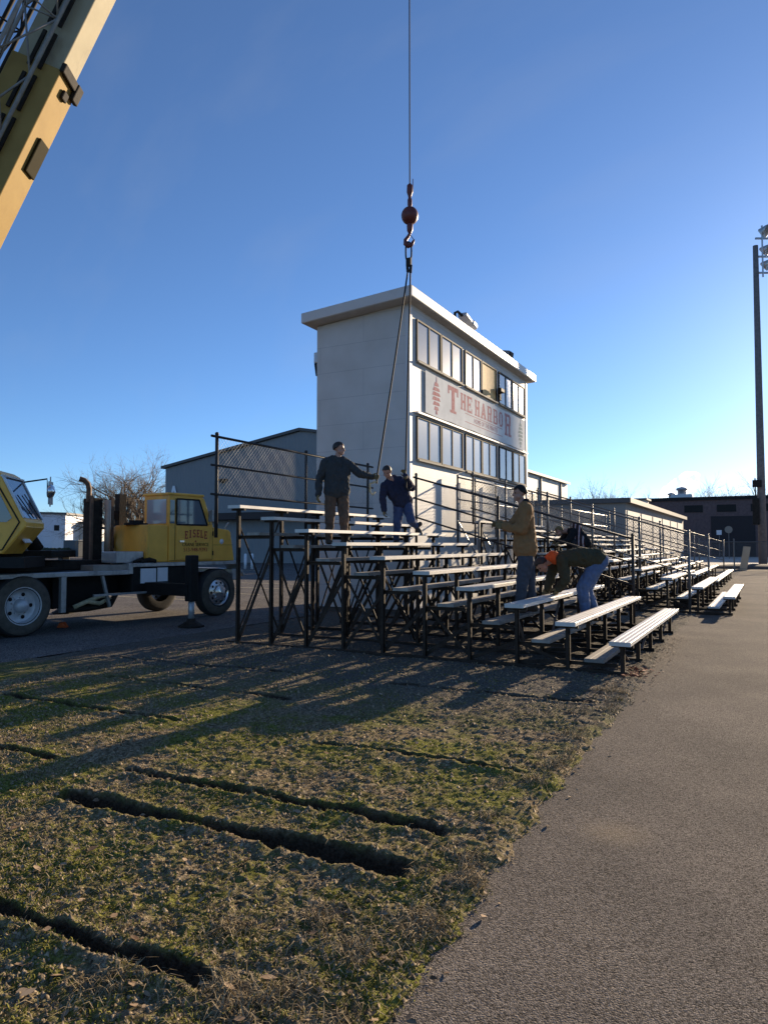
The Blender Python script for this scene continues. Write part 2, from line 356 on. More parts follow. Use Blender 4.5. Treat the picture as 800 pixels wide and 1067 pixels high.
# old sill trenches: (Y, X0, X1, half width, depth)
TR = [(3.66, -4.05, -1.55, .055, .075), (3.14, -4.05, -1.52, .075, .085), (4.86, -3.25, -1.48, .035, .04), (6.10, -7.1, -4.3, .05, .06), (4.92, -7.5, -4.65, .045, .055),
      (3.63, -6.6, -4.65, .055, .065), (2.0, -3.2, -1.75, .06, .05), (7.25, -3.9, -1.5, .035, .04), (7.3, -8.4, -5.0, .04, .04), (3.12, -7.0, -5.0, .05, .06)]
def hground(x, y):
    h = .030 + .05 * (fbm(x * .7, y * .7, 21, 3) - .5) + .026 * (fbm(x * 4, y * 4, 31, 4) - .5) + .032 * (fbm(x * 17, y * 17, 41, 3) - .5) + .022 * (fbm(x * 48, y * 48, 43, 2) - .5)
    for (ty, x0, x1, hw, dp) in TR:
        wob = .03 * (fbm(x * 1.1, x * 0 + ty * 7, 61, 2) - .5) + .02 * (fbm(x * 9, x * 0 + ty * 3, 62, 2) - .5)
        dy = np.abs(y - ty - wob - .02 * (x + 3))
        hwv = hw * .78 * (.35 + 1.3 * fbm(x * 2.2, x * 0 + ty, 63, 2))
        prof = np.clip((hwv * 1.35 - dy) / (hwv * .42), 0, 1)
        ends = np.clip((x - x0) / .15, 0, 1) * np.clip((x1 - x) / .15, 0, 1)
        h = h - dp * .85 * prof * ends
        berm = np.exp(-((dy - hwv * 1.6) / .05) ** 2) * ends
        h = h + .018 * berm * (.5 + fbm(x * 6, y * 6, 77, 2))
    e = edge_x(y)
    t = np.clip((e + .12 - x) / .15, 0, 1)                  # falls under the asphalt at the path edge
    h = h * t - .035 * (1 - t)
    t2 = np.clip((x - (LOT_X - .05 + .12 * (fbm(y * 1.5, y * 0, 51, 3) - .5))) / .25, 0, 1)
    h = h * t2 - .04 * (1 - t2)
    far = np.clip((y - 8) / 5, 0, 1)
    return h - far * .012
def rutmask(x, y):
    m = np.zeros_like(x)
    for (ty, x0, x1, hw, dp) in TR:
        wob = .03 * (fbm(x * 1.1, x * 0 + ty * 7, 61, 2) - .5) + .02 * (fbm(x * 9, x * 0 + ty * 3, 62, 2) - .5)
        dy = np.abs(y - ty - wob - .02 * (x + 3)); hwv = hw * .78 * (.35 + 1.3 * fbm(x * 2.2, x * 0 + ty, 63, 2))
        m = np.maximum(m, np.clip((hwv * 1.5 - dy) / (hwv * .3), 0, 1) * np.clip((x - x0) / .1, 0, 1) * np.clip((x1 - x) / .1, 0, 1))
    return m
def grid_obj(name, xs, ys, m, hf=None, z=0.0):
    X, Y = np.meshgrid(xs, ys); Z = hf(X, Y) if hf else np.full_like(X, z)
    nx, ny = len(xs), len(ys)
    v = np.stack([X.ravel(), Y.ravel(), Z.ravel()], 1)
    i = (np.arange(ny - 1)[:, None] * nx + np.arange(nx - 1)[None]).ravel()
    f = np.stack([i, i + 1, i + nx + 1, i + nx], 1)
    me = bpy.data.meshes.new(name); me.vertices.add(len(v)); me.vertices.foreach_set('co', v.ravel())
    me.loops.add(f.size); me.loops.foreach_set('vertex_index', f.ravel().astype(np.int32)); me.polygons.add(len(f))
    me.polygons.foreach_set('loop_start', (np.arange(len(f)) * 4).astype(np.int32)); me.polygons.foreach_set('loop_total', np.full(len(f), 4, np.int32))
    me.polygons.foreach_set('use_smooth', np.ones(len(f), bool))
    me.update(); me.validate(); me.materials.append(m)
    o = bpy.data.objects.new(name, me); COL.objects.link(o); return o

def earth_mat():
    m = bpy.data.materials.new('turf_and_earth'); m.use_nodes = True
    n = m.node_tree.nodes; l = m.node_tree.links; b = n['Principled BSDF']; b.inputs['Roughness'].default_value = 1; b.inputs['Specular IOR Level'].default_value = .04
    tc = n.new('ShaderNodeTexCoord')
    def noi(s, d=5):
        q = n.new('ShaderNodeTexNoise'); q.inputs['Scale'].default_value = s; q.inputs['Detail'].default_value = d; q.inputs['Roughness'].default_value = .7
        l.new(tc.outputs['Object'], q.inputs['Vector']); return q.outputs['Fac']
    def ramp(f, stops):
        r = n.new('ShaderNodeValToRGB'); e = r.color_ramp.elements
        while len(e) < len(stops): e.new(.5)
        for k, (p, c) in enumerate(stops): e[k].position = p; e[k].color = (*c, 1)
        l.new(f, r.inputs[0]); return r.outputs[0]
    def mix(f, a, c):
        q = n.new('ShaderNodeMix'); q.data_type = 'RGBA'; l.new(f, q.inputs[0]); l.new(a, q.inputs[6]); l.new(c, q.inputs[7]); return q.outputs[2]
    soil = ramp(noi(38), [(.28, (.028, .021, .012)), (.45, (.19, .145, .085)), (.56, (.38, .295, .18)), (.67, (.60, .50, .35))])
    green = ramp(noi(55), [(.3, (.024, .026, .007)), (.47, (.165, .17, .035)), (.63, (.35, .33, .09))])
    msk = ramp(noi(1.4, 7), [(.44, (0, 0, 0)), (.56, (1, 1, 1))])
    c = mix(msk, soil, green)
    # gravelly ground under the stands, Y > 6.5
    sp = n.new('ShaderNodeSeparateXYZ'); l.new(tc.outputs['Object'], sp.inputs[0])
    ad = n.new('ShaderNodeMath'); ad.operation = 'MULTIPLY_ADD'; ad.inputs[1].default_value = 2.5; l.new(noi(1.1, 4), ad.inputs[0]); l.new(sp.outputs[1], ad.inputs[2])
    mr = n.new('ShaderNodeMapRange'); mr.inputs[1].default_value = 6.6; mr.inputs[2].default_value = 8.6; l.new(ad.outputs[0], mr.inputs[0])
    grav = ramp(noi(70, 3), [(.3, (.06, .05, .04)), (.5, (.15, .135, .11)), (.7, (.29, .265, .23))])
    c = mix(mr.outputs[0], c, grav)
    atn = n.new('ShaderNodeAttribute'); atn.attribute_name = 'rut_shade'
    shaded_soil = ramp(noi(60, 3), [(.35, (.030, .022, .015)), (.7, (.11, .082, .055))])  # bare soil in the ruts, darkened to paint their shade into the colour
    c = mix(atn.outputs['Fac'], c, shaded_soil)
    l.new(c, b.inputs['Base Color'])
    h = n.new('ShaderNodeMath'); h.operation = 'ADD'; l.new(noi(45, 6), h.inputs[0]); l.new(noi(140, 3), h.inputs[1])
    bu = n.new('ShaderNodeBump'); bu.inputs['Strength'].default_value = .9; bu.inputs['Distance'].default_value = .02; l.new(h.outputs[0], bu.inputs['Height']); l.new(bu.outputs[0], b.inputs['Normal'])
    return m
def asphalt_mat(name, base, scale=1.0, light=1.0, stain=None):
    m = bpy.data.materials.new(name); m.use_nodes = True
    n = m.node_tree.nodes; l = m.node_tree.links; b = n['Principled BSDF']; b.inputs['Roughness'].default_value = .95; b.inputs['Specular IOR Level'].default_value = .04
    tc = n.new('ShaderNodeTexCoord')
    vo = n.new('ShaderNodeTexVoronoi'); vo.inputs['Scale'].default_value = 120 * scale; l.new(tc.outputs['Object'], vo.inputs['Vector'])
    no = n.new('ShaderNodeTexNoise'); no.inputs['Scale'].default_value = 70 * scale; no.inputs['Detail'].default_value = 6; no.inputs['Roughness'].default_value = .75; l.new(tc.outputs['Object'], no.inputs['Vector'])
    big = n.new('ShaderNodeTexNoise'); big.inputs['Scale'].default_value = .9; big.inputs['Detail'].default_value = 6; l.new(tc.outputs['Object'], big.inputs['Vector'])
    r1 = n.new('ShaderNodeValToRGB'); e = r1.color_ramp.elements
    c = np.array(base)
    e[0].position = .0; e[0].color = (*(c * .35), 1); e[1].position = 1; e[1].color = (*(c * 2.1), 1)
    sc = n.new('ShaderNodeSeparateColor'); l.new(vo.outputs['Color'], sc.inputs[0])
    l.new(sc.outputs[0], r1.inputs[0])
    r2 = n.new('ShaderNodeValToRGB'); r2.color_ramp.elements[0].position = .3; r2.color_ramp.elements[0].color = (.72, .72, .72, 1); r2.color_ramp.elements[1].position = .7; r2.color_ramp.elements[1].color = (1.1, 1.08, 1.05, 1)
    l.new(big.outputs['Fac'], r2.inputs[0])
    mx = n.new('ShaderNodeMix'); mx.data_type = 'RGBA'; mx.blend_type = 'MULTIPLY'; mx.inputs[0].default_value = 1; l.new(r1.outputs[0], mx.inputs[6]); l.new(r2.outputs[0], mx.inputs[7])
    out = mx.outputs[2]
    if stain:
        vm = n.new('ShaderNodeVectorMath'); vm.operation = 'DISTANCE'; vm.inputs[1].default_value = stain[0]; l.new(tc.outputs['Object'], vm.inputs[0])
        na = n.new('ShaderNodeMath'); na.operation = 'MULTIPLY_ADD'; na.inputs[1].default_value = .45; l.new(no.outputs['Fac'], na.inputs[0]); l.new(vm.outputs['Value'], na.inputs[2])
        mr = n.new('ShaderNodeMapRange'); mr.inputs[1].default_value = stain[1] + .22; mr.inputs[2].default_value = .24; mr.inputs[3].default_value = 0; mr.inputs[4].default_value = .42; l.new(na.outputs[0], mr.inputs[0])
        m2 = n.new('ShaderNodeMix'); m2.data_type = 'RGBA'; m2.inputs[7].default_value = (.33, .26, .17, 1); l.new(mr.outputs[0], m2.inputs[0]); l.new(out, m2.inputs[6]); out = m2.outputs[2]
    l.new(out, b.inputs['Base Color'])
    ad = n.new('ShaderNodeMath'); ad.operation = 'MULTIPLY_ADD'; ad.inputs[1].default_value = -1.2; l.new(vo.outputs['Distance'], ad.inputs[0]); l.new(no.outputs['Fac'], ad.inputs[2])
    bu = n.new('ShaderNodeBump'); bu.inputs['Strength'].default_value = .9; bu.inputs['Distance'].default_value = .0055; l.new(ad.outputs[0], bu.inputs['Height']); l.new(bu.outputs[0], b.inputs['Normal'])
    return m
M['earth'] = earth_mat()
stain_p = at_d(640, 862, 1.6 * F / (862 - 568)); 
M['path'] = asphalt_mat('path_asphalt', (.146, .128, .110), 1.3, stain=((stain_p.x, stain_p.y, 0), .24))
M['lot'] = asphalt_mat('lot_asphalt', (.14, .13, .12), .6)
M['field'] = mat('winter_grass', (.11, .115, .045), .95, 0, .3, .6, .3, 20, col2=(.085, .075, .04))

# ground to the horizon
g = MB(); g.quad((-900, -300, -.09), (900, -300, -.09), (900, 1500, -.09), (-900, 1500, -.09))
tag(g.build('ground', M['field']), kind='structure')
# turf strip between path and parking lot, fine near the camera
ys = [.6]
while ys[-1] < 16: ys.append(ys[-1] + max(.010, .0042 * ys[-1]))
while ys[-1] < 60: ys.append(ys[-1] + .5)
xs = np.concatenate([np.arange(-9.6, -7.5, .06), np.arange(-7.5, -4.2, .04), np.arange(-4.2, -.98, .014)])
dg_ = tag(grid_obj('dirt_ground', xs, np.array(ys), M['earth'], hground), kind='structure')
Xg, Yg = np.meshgrid(xs, np.array(ys)); at_ = dg_.data.attributes.new('rut_shade', 'FLOAT', 'POINT'); at_.data.foreach_set('value', rutmask(Xg, Yg).ravel().astype(np.float32))  # marks the ruts that get the painted shade colour
# running path
ys2 = np.concatenate([np.arange(-6, 18, .05), np.arange(18, 57, .5)])
pm = MB()
ed = edge_x(ys2)
for i, y in enumerate(ys2): pm.v += [(ed[i], y, 0.0), (9.0, y, 0.0), (ed[i] - .012, y, -.06)]
for i in range(len(ys2) - 1): a = 3 * i; pm.f += [(a, a + 1, a + 4, a + 3), (a, a + 3, a + 5, a + 2)]; pm.mi += [0, 0]
tag(pm.build('path', M['path']), kind='structure')
# parking lot
lm = MB(); lm.quad((-190, -60, -.004), (LOT_X, -60, -.004), (LOT_X, 74, -.004), (-190, 74, -.004))
tag(lm.build('parking_lot', M['lot']), kind='structure')
sm_ = MB()
for k in range(9):
    y = 16 + k * 2.75; sm_.box((-17.2, y, .0), (5.2, .10, .003))
for k in range(12):
    y = 6 + k * 2.75; sm_.box((-30, y, .0), (5.0, .10, .003))
M['stall'] = mat('worn_yellow_line_paint', (.50, .42, .25), .8, 0, .3, 10)
tag(sm_.build('parking_lines', M['stall']), kind='structure')
cm_ = MB(); cm_.quad((-40, 57, -.02), (40, 57, -.02), (40, 112, -.02), (-40, 112, -.02))
tag(cm_.build('concrete_yard', mat('concrete_yard', (.50, .45, .38), .85, 0, .12, .3)), kind='structure')
# pale kerb of the far verge
km = MB(); km.box((-120, 74.2, .05), (150, .35, .2)); tag(km.build('kerb', M['concrete']), kind='structure')

# ------------------------------------------------------------------ small growth and litter (numpy scatter)
def scatter(n, ymin, ymax, power=1.6, xlo=-7.8, xhi=-1.08):
    u = rng.random(n); k = 1 - power
    y = (ymin ** k + u * (ymax ** k - ymin ** k)) ** (1 / k)
    x = xlo + (xhi - xlo) * rng.random(n)
    # keep what the place shows: left limit of the seen wedge widens with distance
    keep = x > -1.9 * y - 1.2
    return x[keep], y[keep]
def tri_mesh(name, v, f, m, kind='stuff'):
    me = bpy.data.meshes.new(name); me.vertices.add(len(v)); me.vertices.foreach_set('co', v.astype(np.float32).ravel())
    k = f.shape[1]
    me.loops.add(f.size); me.loops.foreach_set('vertex_index', f.ravel().astype(np.int32)); me.polygons.add(len(f))
    me.polygons.foreach_set('loop_start', (np.arange(len(f)) * k).astype(np.int32)); me.polygons.foreach_set('loop_total', np.full(len(f), k, np.int32))
    me.update(); me.materials.append(m)
    o = bpy.data.objects.new(name, me); COL.objects.link(o); o['kind'] = kind; return o
def blades(name, x, y, hgt, wid, lean, m, lab, cat):
    n = len(x); z = hground(x, y) - .004
    a = rng.random(n) * 2 * np.pi; b = rng.random(n) * 2 * np.pi
    wx, wy = np.cos(a) * wid, np.sin(a) * wid; lx, ly = np.cos(b) * lean * hgt, np.sin(b) * lean * hgt
    p0 = np.stack([x - wx, y - wy, z], 1); p1 = np.stack([x + wx, y + wy, z], 1)
    p2 = np.stack([x + lx * .4 + wx * .7, y + ly * .4 + wy * .7, z + hgt * .6], 1); p3 = np.stack([x + lx * .4 - wx * .7, y + ly * .4 - wy * .7, z + hgt * .6], 1)
    t = np.maximum(.25, 1 - lean * .5); p4 = np.stack([x + lx, y + ly, z + hgt * t], 1)
    v = np.stack([p0, p1, p2, p3, p4], 1).reshape(-1, 3); i = np.arange(n)[:, None] * 5
    f = np.concatenate([i + np.array([[0, 1, 2]]), i + np.array([[0, 2, 3]]), i + np.array([[3, 2, 4]])])
    o = tri_mesh(name, v, f, m); tag(o, lab, cat); return o
def leafmat(name, c1, c2, sc=30, trans=.0):
    m = mat(name, c2, .8, 0, 0, sc, col2=c1, spec=.2, thr=(.35, .65)); return m
M['grassg'] = leafmat('short_green_grass', (.11, .11, .016), (.27, .25, .042), 9)
M['straw'] = leafmat('dead_straw', (.17, .125, .065), (.46, .36, .21), 14)
M['crumb'] = leafmat('earth_crumbs', (.055, .039, .022), (.52, .40, .25), 22)
M['leafd'] = leafmat('dead_leaves', (.13, .07, .035), (.40, .29, .18), 7)
x, y = scatter(120000, 1.0, 9.0, 1.7)
k = (rutmask(x, y) < .2) & (fbm(x * 1.4, y * 1.4, 91, 4) > .42) & (fbm(x * 9, y * 9, 95, 2) > .42) & (y < 7.6 + rng.random(len(x)) * 1.5); x, y = x[k], y[k]
blades('grass', x, y, .010 + .022 * rng.random(len(x)), .0013 + .0016 * rng.random(len(x)) + .0003 * y, .3 + .9 * rng.random(len(x)), M['grassg'], 'short patchy green winter grass growing on the dirt', 'grass')
x, y = scatter(80000, 1.0, 9.5, 1.7)
k = (rutmask(x, y) < .2) & (fbm(x * 2.3, y * 2.3, 191, 4) > .40); x, y = x[k], y[k]
blades('dry_grass', x, y, .012 + .035 * rng.random(len(x)) ** 2, .0010 + .0012 * rng.random(len(x)) + .0003 * y, .8 + 1.6 * rng.random(len(x)), M['straw'], 'dead straw coloured grass stems lying on the dirt', 'dry grass')
# taller dead tufts along the path edge
tx, ty = [], []
for k in range(46):
    cy_ = 1.3 + 7 * rng.random() ** 1.3; cx_ = float(edge_x(np.array([cy_]))[0]) - .04 - .25 * rng.random() ** 2
    m_ = int(60 + 90 * rng.random()); tx.append(cx_ + rng.normal(0, .035, m_)); ty.append(cy_ + rng.normal(0, .04, m_))
for (cx_, cy_) in ((-1.60, 2.0), (-1.72, 2.03), (-1.5, 2.12), (-1.95, 2.35), (-1.68, 2.6), (-2.1, 1.85), (-1.45, 2.5)):
    tx.append(cx_ + rng.normal(0, .05, 220)); ty.append(cy_ + rng.normal(0, .05, 220))
x, y = np.concatenate(tx), np.concatenate(ty)
blades('tuft_grass', x, y, .025 + .06 * rng.random(len(x)) ** 1.5, .0011 + .0012 * rng.random(len(x)), .5 + 1.0 * rng.random(len(x)), M['straw'], 'straggly dead tufts along the edge of the asphalt path', 'grass tufts')
# crumbs of earth and gravel: small tetrahedra
x, y = scatter(120000, 1.0, 10.0, 1.7)
k = rutmask(x, y) < .3; x, y = x[k], y[k]
n = len(x); s = (.0028 + .010 * rng.random(n) ** 4) * (1 + .10 * y); z = hground(x, y)
base = np.array([[1, 0, -.3], [-.5, .87, -.3], [-.5, -.87, -.3], [0, 0, .8]]); rot = rng.random(n) * 6.28; tl = (rng.random((n, 4, 3)) - .5) * .7
bx_ = base[None] + tl; cr, sr = np.cos(rot)[:, None], np.sin(rot)[:, None]
v = np.stack([bx_[..., 0] * cr - bx_[..., 1] * sr, bx_[..., 0] * sr + bx_[..., 1] * cr, bx_[..., 2]], 2) * s[:, None, None] + np.stack([x, y, z], 1)[:, None]
i = np.arange(n)[:, None] * 4
f = np.concatenate([i + np.array([q]) for q in ([0, 1, 3], [1, 2, 3], [2, 0, 3])])
tag(tri_mesh('gravel_crumbs', v.reshape(-1, 3), f, M['crumb']), 'crumbs of earth and small gravel on the dirt', 'gravel')
# dead leaves: curled little quads
def leaves(name, x, y, z, size, m, lab):
    n = len(x); a = rng.random(n) * 6.28; t = (rng.random((n, 2)) - .5) * 1.2
    base = np.array([[-1, 0], [-.2, .55], [.4, .5], [1, 0], [.4, -.5], [-.2, -.5]])
    vx = base[None, :, 0] * np.cos(a)[:, None] - base[None, :, 1] * np.sin(a)[:, None]; vy = base[None, :, 0] * np.sin(a)[:, None] + base[None, :, 1] * np.cos(a)[:, None]
    curl = .5 * (rng.random((n, 1)) + .2) * (np.abs(base[None, :, 1]) * 1.1 + base[None, :, 0] ** 2 * .4)
    vz = vx * t[:, :1] * .6 + vy * t[:, 1:] * .6 + curl
    v = np.stack([vx * size[:, None] + x[:, None], vy * size[:, None] + y[:, None], vz * size[:, None] + (z + size * .35)[:, None]], 2)
    i = np.arange(n)[:, None] * 6
    f = np.concatenate([i + np.array([q]) for q in ([0, 1, 2, 3], [0, 3, 4, 5])])
    return tag(tri_mesh(name, v.reshape(-1, 3), f, m), lab, 'leaf litter')
x, y = scatter(1500, 1.1, 9, 1.5)
x5, y5 = scatter(420, 1.2, 7, 1.3); nb_ = len(x5)
x2 = edge_x(np.array(9 + 0 * x[:1]))[0] - .15 + .14 * rng.normal(0, 1, 900); y2 = 7.6 + 6 * rng.random(900) ** 1.2
x3 = PATH_X - .1 - .5 * rng.random(500) ** 2; y3 = 5.5 + 3.2 * rng.random(500)
x4 = -8.5 + 7 * rng.random(1800); y4 = 8 + 6 * rng.random(1800)
x, y = np.concatenate([x5, x, x2, x3, x4]), np.concatenate([y5, y, y2, y3, y4])
sz_ = .006 + .017 * rng.random(len(x)) ** 2; sz_[:nb_] = .014 + .018 * rng.random(nb_)
leaves('leaf_litter', x, y, np.maximum(hground(x, y), np.where(x > edge_x(y), 0.0, -9)), sz_, M['leafd'], 'dry brown leaves scattered over the dirt and under the benches')
x = PATH_X - .05 + .10 * rng.normal(0, 1, 160); y = 8.9 + .9 * rng.random(160)
leaves('red_leaf_litter', x, y, np.maximum(hground(x, y), np.where(x > edge_x(y), 0.0, -9)), .015 + .02 * rng.random(160), leafmat('reddish_leaves', (.16, .035, .015), (.35, .10, .05), 7), 'reddish dead leaves caught by the front bench legs')

# ================================================================== PRESS BOX
PX, PY0, PY1, PXB = -7.2, 14.75, 23.85, -9.74
ZF, ZB = 7.20, 7.00
pb = thing('press_box', 'white two storey press box with long rows of windows rising behind the bleachers', 'building', (PX, PY0, 0))
w = MB()
w.prism([(PX, .12), (PX, ZF), (PXB, ZB), (PXB, .12)], (0, PY0, 0), (1, 0, 0), (0, 0, 1), (0, PY1 - PY0, 0))
w.build('wall', M['panel'], pb)
w = MB(); w.bx(PXB + .03, PX - .03, PY0 + .03, PY1 - .03, -.05, .12); w.build('foundation', mat('foundation', (.09, .08, .07), .9), pb)
rf = MB(); sl_ = (7.36 - 7.15) / 3.0
def roofz(x, top): return (7.47 if top else 7.22) - ((-6.95) - x) * sl_
A = [(-6.95, roofz(-6.95, 0)), (-6.95, roofz(-6.95, 1)), (-9.95, roofz(-9.95, 1)), (-9.95, roofz(-9.95, 0))]
rf.prism(A, (0, 14.35, 0), (1, 0, 0), (0, 0, 1), (0, 24.2 - 14.35, 0))
roof = rf.build('roof', M['fascia'], pb, bevel=.02)
sf = MB(); A = [(-7.0, roofz(-7.0, 0) - .006), (-7.0, roofz(-7.0, 0)), (-9.9, roofz(-9.9, 0)), (-9.9, roofz(-9.9, 0) - .006)]
sf.prism(A, (0, 14.40, 0), (1, 0, 0), (0, 0, 1), (0, 24.15 - 14.4, 0)); sf.build('soffit', M['soffit'], roof)
# corner trim
for (x, y) in ((PX, PY0), (PX, PY1)):
    t = MB(); s = -1 if y == PY0 else 1
    t.bx(x - .10, x + .018, y + s * .018, y, .15, 7.12); t.bx(x, x + .018, y, y - s * .10, .15, 7.12); t.build('corner_trim', M['white'], pb)
bays = [(15.09, 17.94), (18.14, 20.70), (20.92, 23.58)]
def window(y0, y1, z0, z1, ply=False):
    fr = MB(); x = PX; t = .042; d = .04
    fr.bx(x - .01, x + d, y0, y0 + t, z0, z1); fr.bx(x - .01, x + d, y1 - t, y1, z0, z1)
    fr.bx(x - .01, x + d, y0 + t, y1 - t, z1 - t, z1); fr.bx(x - .01, x + d, y0 + t, y1 - t, z0, z0 + t)
    if not ply: fr.bx(x - .008, x + d - .006, (y0 + y1) / 2 - .025, (y0 + y1) / 2 + .025, z0 + t, z1 - t)
    f = fr.build('window', M['winframe'], pb)
    p = MB(); p.bx(x + .004, x + .016, y0 + t * .6, y1 - t * .6, z0 + t * .6, z1 - t * .6)
    if ply:
        q = p.build('plywood_panel', M['ply'], f); tag(q, 'plywood sheet boarding up one window')
    else: p.build('pane', M['glass'], f)
    s = MB(); s.bx(x, x + .085, y0 - .01, y1 + .01, z0 - .04, z0 - .003); s.build('sill', M['sill'], f)
for bi, (a, b) in enumerate(bays):
    m_ = (a + b) / 2
    window(a, m_ - .02, 5.92, 6.92); window(m_ + .02, b, 5.92, 6.92, ply=(bi == 1))
    window(a, m_ - .02, 3.60, 4.62); window(m_ + .02, b, 3.60, 4.62)
h = MB()
for (a, b) in bays: h.bx(PX, PX + .10, a - .08, b + .08, 4.67, 4.71)
h.build('drip_moulding', M['white'], pb)
# faint conduit on the front-left corner

# foot door on the shaded end is not seen; wall lamp at the back corner
lamp = thing('wall_lamp', 'small dark lamp fixed to the back wall of the press box', 'lamp', (PXB, 15.0, 6.1))
b_ = MB(); b_.bx(PXB - .20, PXB - .001, 14.9, 15.15, 6.15, 6.42); b_.build('housing', M['galv'], lamp, bevel=.02)
b_ = MB(); b_.prism([(0, 0), (.19, 0), (.15, -.32), (.05, -.32)], (PXB - .2, 14.92, 6.148), (1, 0, 0), (0, 0, 1), (0, .21, 0)); b_.build('lens', M['black'], lamp)

# banner
bn = thing('banner', 'faded white banner with red slab lettering hung between the two window rows', 'banner', (PX + .05, 15.6, 4.8))
b_ = MB(); n_ = 40; BX = PX + .035; BY0, BY1, BZ0, BZ1 = 15.55, 23.55, 4.78, 5.80
vs_ = []; fs_ = []
for i in range(n_ + 1):
    y = BY0 + (BY1 - BY0) * i / n_; o_ = 0
    for xx in (BX + o_ * .5, BX - .012): vs_ += [(xx, y, BZ0 - .02 * abs(math.sin(i * .39))), (xx, y, BZ1 - .015 * abs(math.sin(i * .39)))]
for i in range(n_):
    a = 4 * i; fs_ += [(a, a + 4, a + 5, a + 1), (a + 2, a + 3, a + 7, a + 6), (a + 1, a + 5, a + 7, a + 3), (a, a + 2, a + 6, a + 4)]
fs_ += [(0, 1, 3, 2), (4 * n_, 4 * n_ + 2, 4 * n_ + 3, 4 * n_ + 1)]
b_.add(vs_, fs_); b_.build('sheet', M['banner'], bn)
LX = BX + .0006
U, W_, N_ = (0, 1, 0), (0, 0, 1), (.0012, 0, 0)
yy = 16.92
for ch, y_, z_, sz, xs_ in (('T', 16.92, 5.03, .69, 1.5), ('H', 17.78, 5.23, .45, 1.3), ('E', 18.24, 5.23, .45, 1.3), ('H', 18.84, 5.23, .45, 1.3), ('A', 19.34, 5.23, .45, 1.3), ('R', 19.85, 5.23, .45, 1.3),
                        ('B', 20.36, 5.23, .45, 1.3), ('O', 20.86, 5.23, .45, 1.3), ('R', 21.42, 5.03, .69, 1.35)):
    t = MB(); letters(t, ch, (LX, y_, z_), U, W_, N_, sz, xs=xs_, gap=0); t.build('letter', M['fadered'], bn)
t = MB(); text_prism(t, 'HOME OF THE PIRATES', (LX + .001, 19.75, 5.0), U, W_, .19, w=.0006)
t.build('tagline_lettering', M['fadered'], bn)
for z_ in (5.165, 4.94): t = MB(); t.bx(LX, LX + .0012, 18.1, 21.2, z_, z_ + .016); t.build('rule', M['fadered'], bn)
def emblem(y, m):
    e = MB()
    for k in range(6):
        z = 4.92 + k * .12; ww = .24 * math.sin((k + 1.2) / 7.4 * math.pi) + .03
        e.prism([(-ww, 0), (ww * .9, .02), (ww * .62, .095), (-ww * .7, .10)], (LX + .0004 * k, y, z), U, W_, N_)
    e.prism([(-.03, 0), (.03, 0), (0, .22)], (LX + .0027, y, 5.60), U, W_, N_)
    e.prism([(-.05, 0), (.05, 0), (.03, .1), (-.03, .1)], (LX + .0031, y, 4.83), U, W_, N_)
    return e.build('emblem', m, bn)
emblem(16.2, M['fadered']); emblem(23.05, M['fadegreen'])
# things on the roof and front of the press box
fl = thing('flood_light', 'tilted floodlight on a dark bracket at the front edge of the press box roof', 'floodlight', (-7.2, 17.6, 7.3))
b_ = MB(); b_.tube([(-7.2, 17.5, 7.38), (-7.2, 17.5, 7.76), (-7.17, 17.62, 7.82), (-7.12, 17.8, 7.76)], .04, 8); b_.bx(-7.32, -7.08, 17.38, 17.62, 7.44, 7.48); b_.build('bracket', M['black'], fl)
b_ = MB(); ro = Matrix.Rotation(R(-12), 3, 'X'); b_.box((-7.12, 18.15, 7.72), (.26, .72, .10), ro); b_.box((-7.12, 18.45, 7.67), (.30, .28, .14), ro); b_.build('housing', M['galv'], fl, bevel=.025)
b_ = MB(); b_.box((-7.12, 18.47, 7.595), (.24, .22, .012), ro); b_.build('lens', M['paper'], fl)
sp = thing('roof_speaker', 'grey horn shaped box on the far end of the press box roof', 'loudspeaker', (-7.3, 22.0, 7.3))
b_ = MB(); b_.box((-7.3, 22.0, 7.65), (.32, .32, .34), Matrix.Rotation(R(10), 3, 'Y')); b_.build('cabinet', mat('speaker_grey', (.15, .15, .16), .6), sp, bevel=.03)
b_ = MB(); b_.box((-7.3, 22.0, 7.46), (.14, .3, .1)); b_.box((-7.12, 22.0, 7.62), (.03, .28, .28), Matrix.Rotation(R(10), 3, 'Y')); b_.build('bracket', M['steel'], sp)
wl = thing('security_camera', 'dark fixture bolted over the mullion beside the plywood window', 'fixture', (PX + .05, 20.8, 6.2))
b_ = MB(); b_.bx(PX + .05, PX + .12, 20.74, 20.88, 6.0, 6.36); b_.tube([(PX + .1, 20.8, 6.2), (PX + .2, 20.72, 6.25)], .03, 8); b_.build('bracket', M['winframe'], wl)
b_ = MB(); b_.box((PX + .20, 20.62, 6.25), (.12, .34, .12)); b_.build('housing', M['winframe'], wl, bevel=.02)

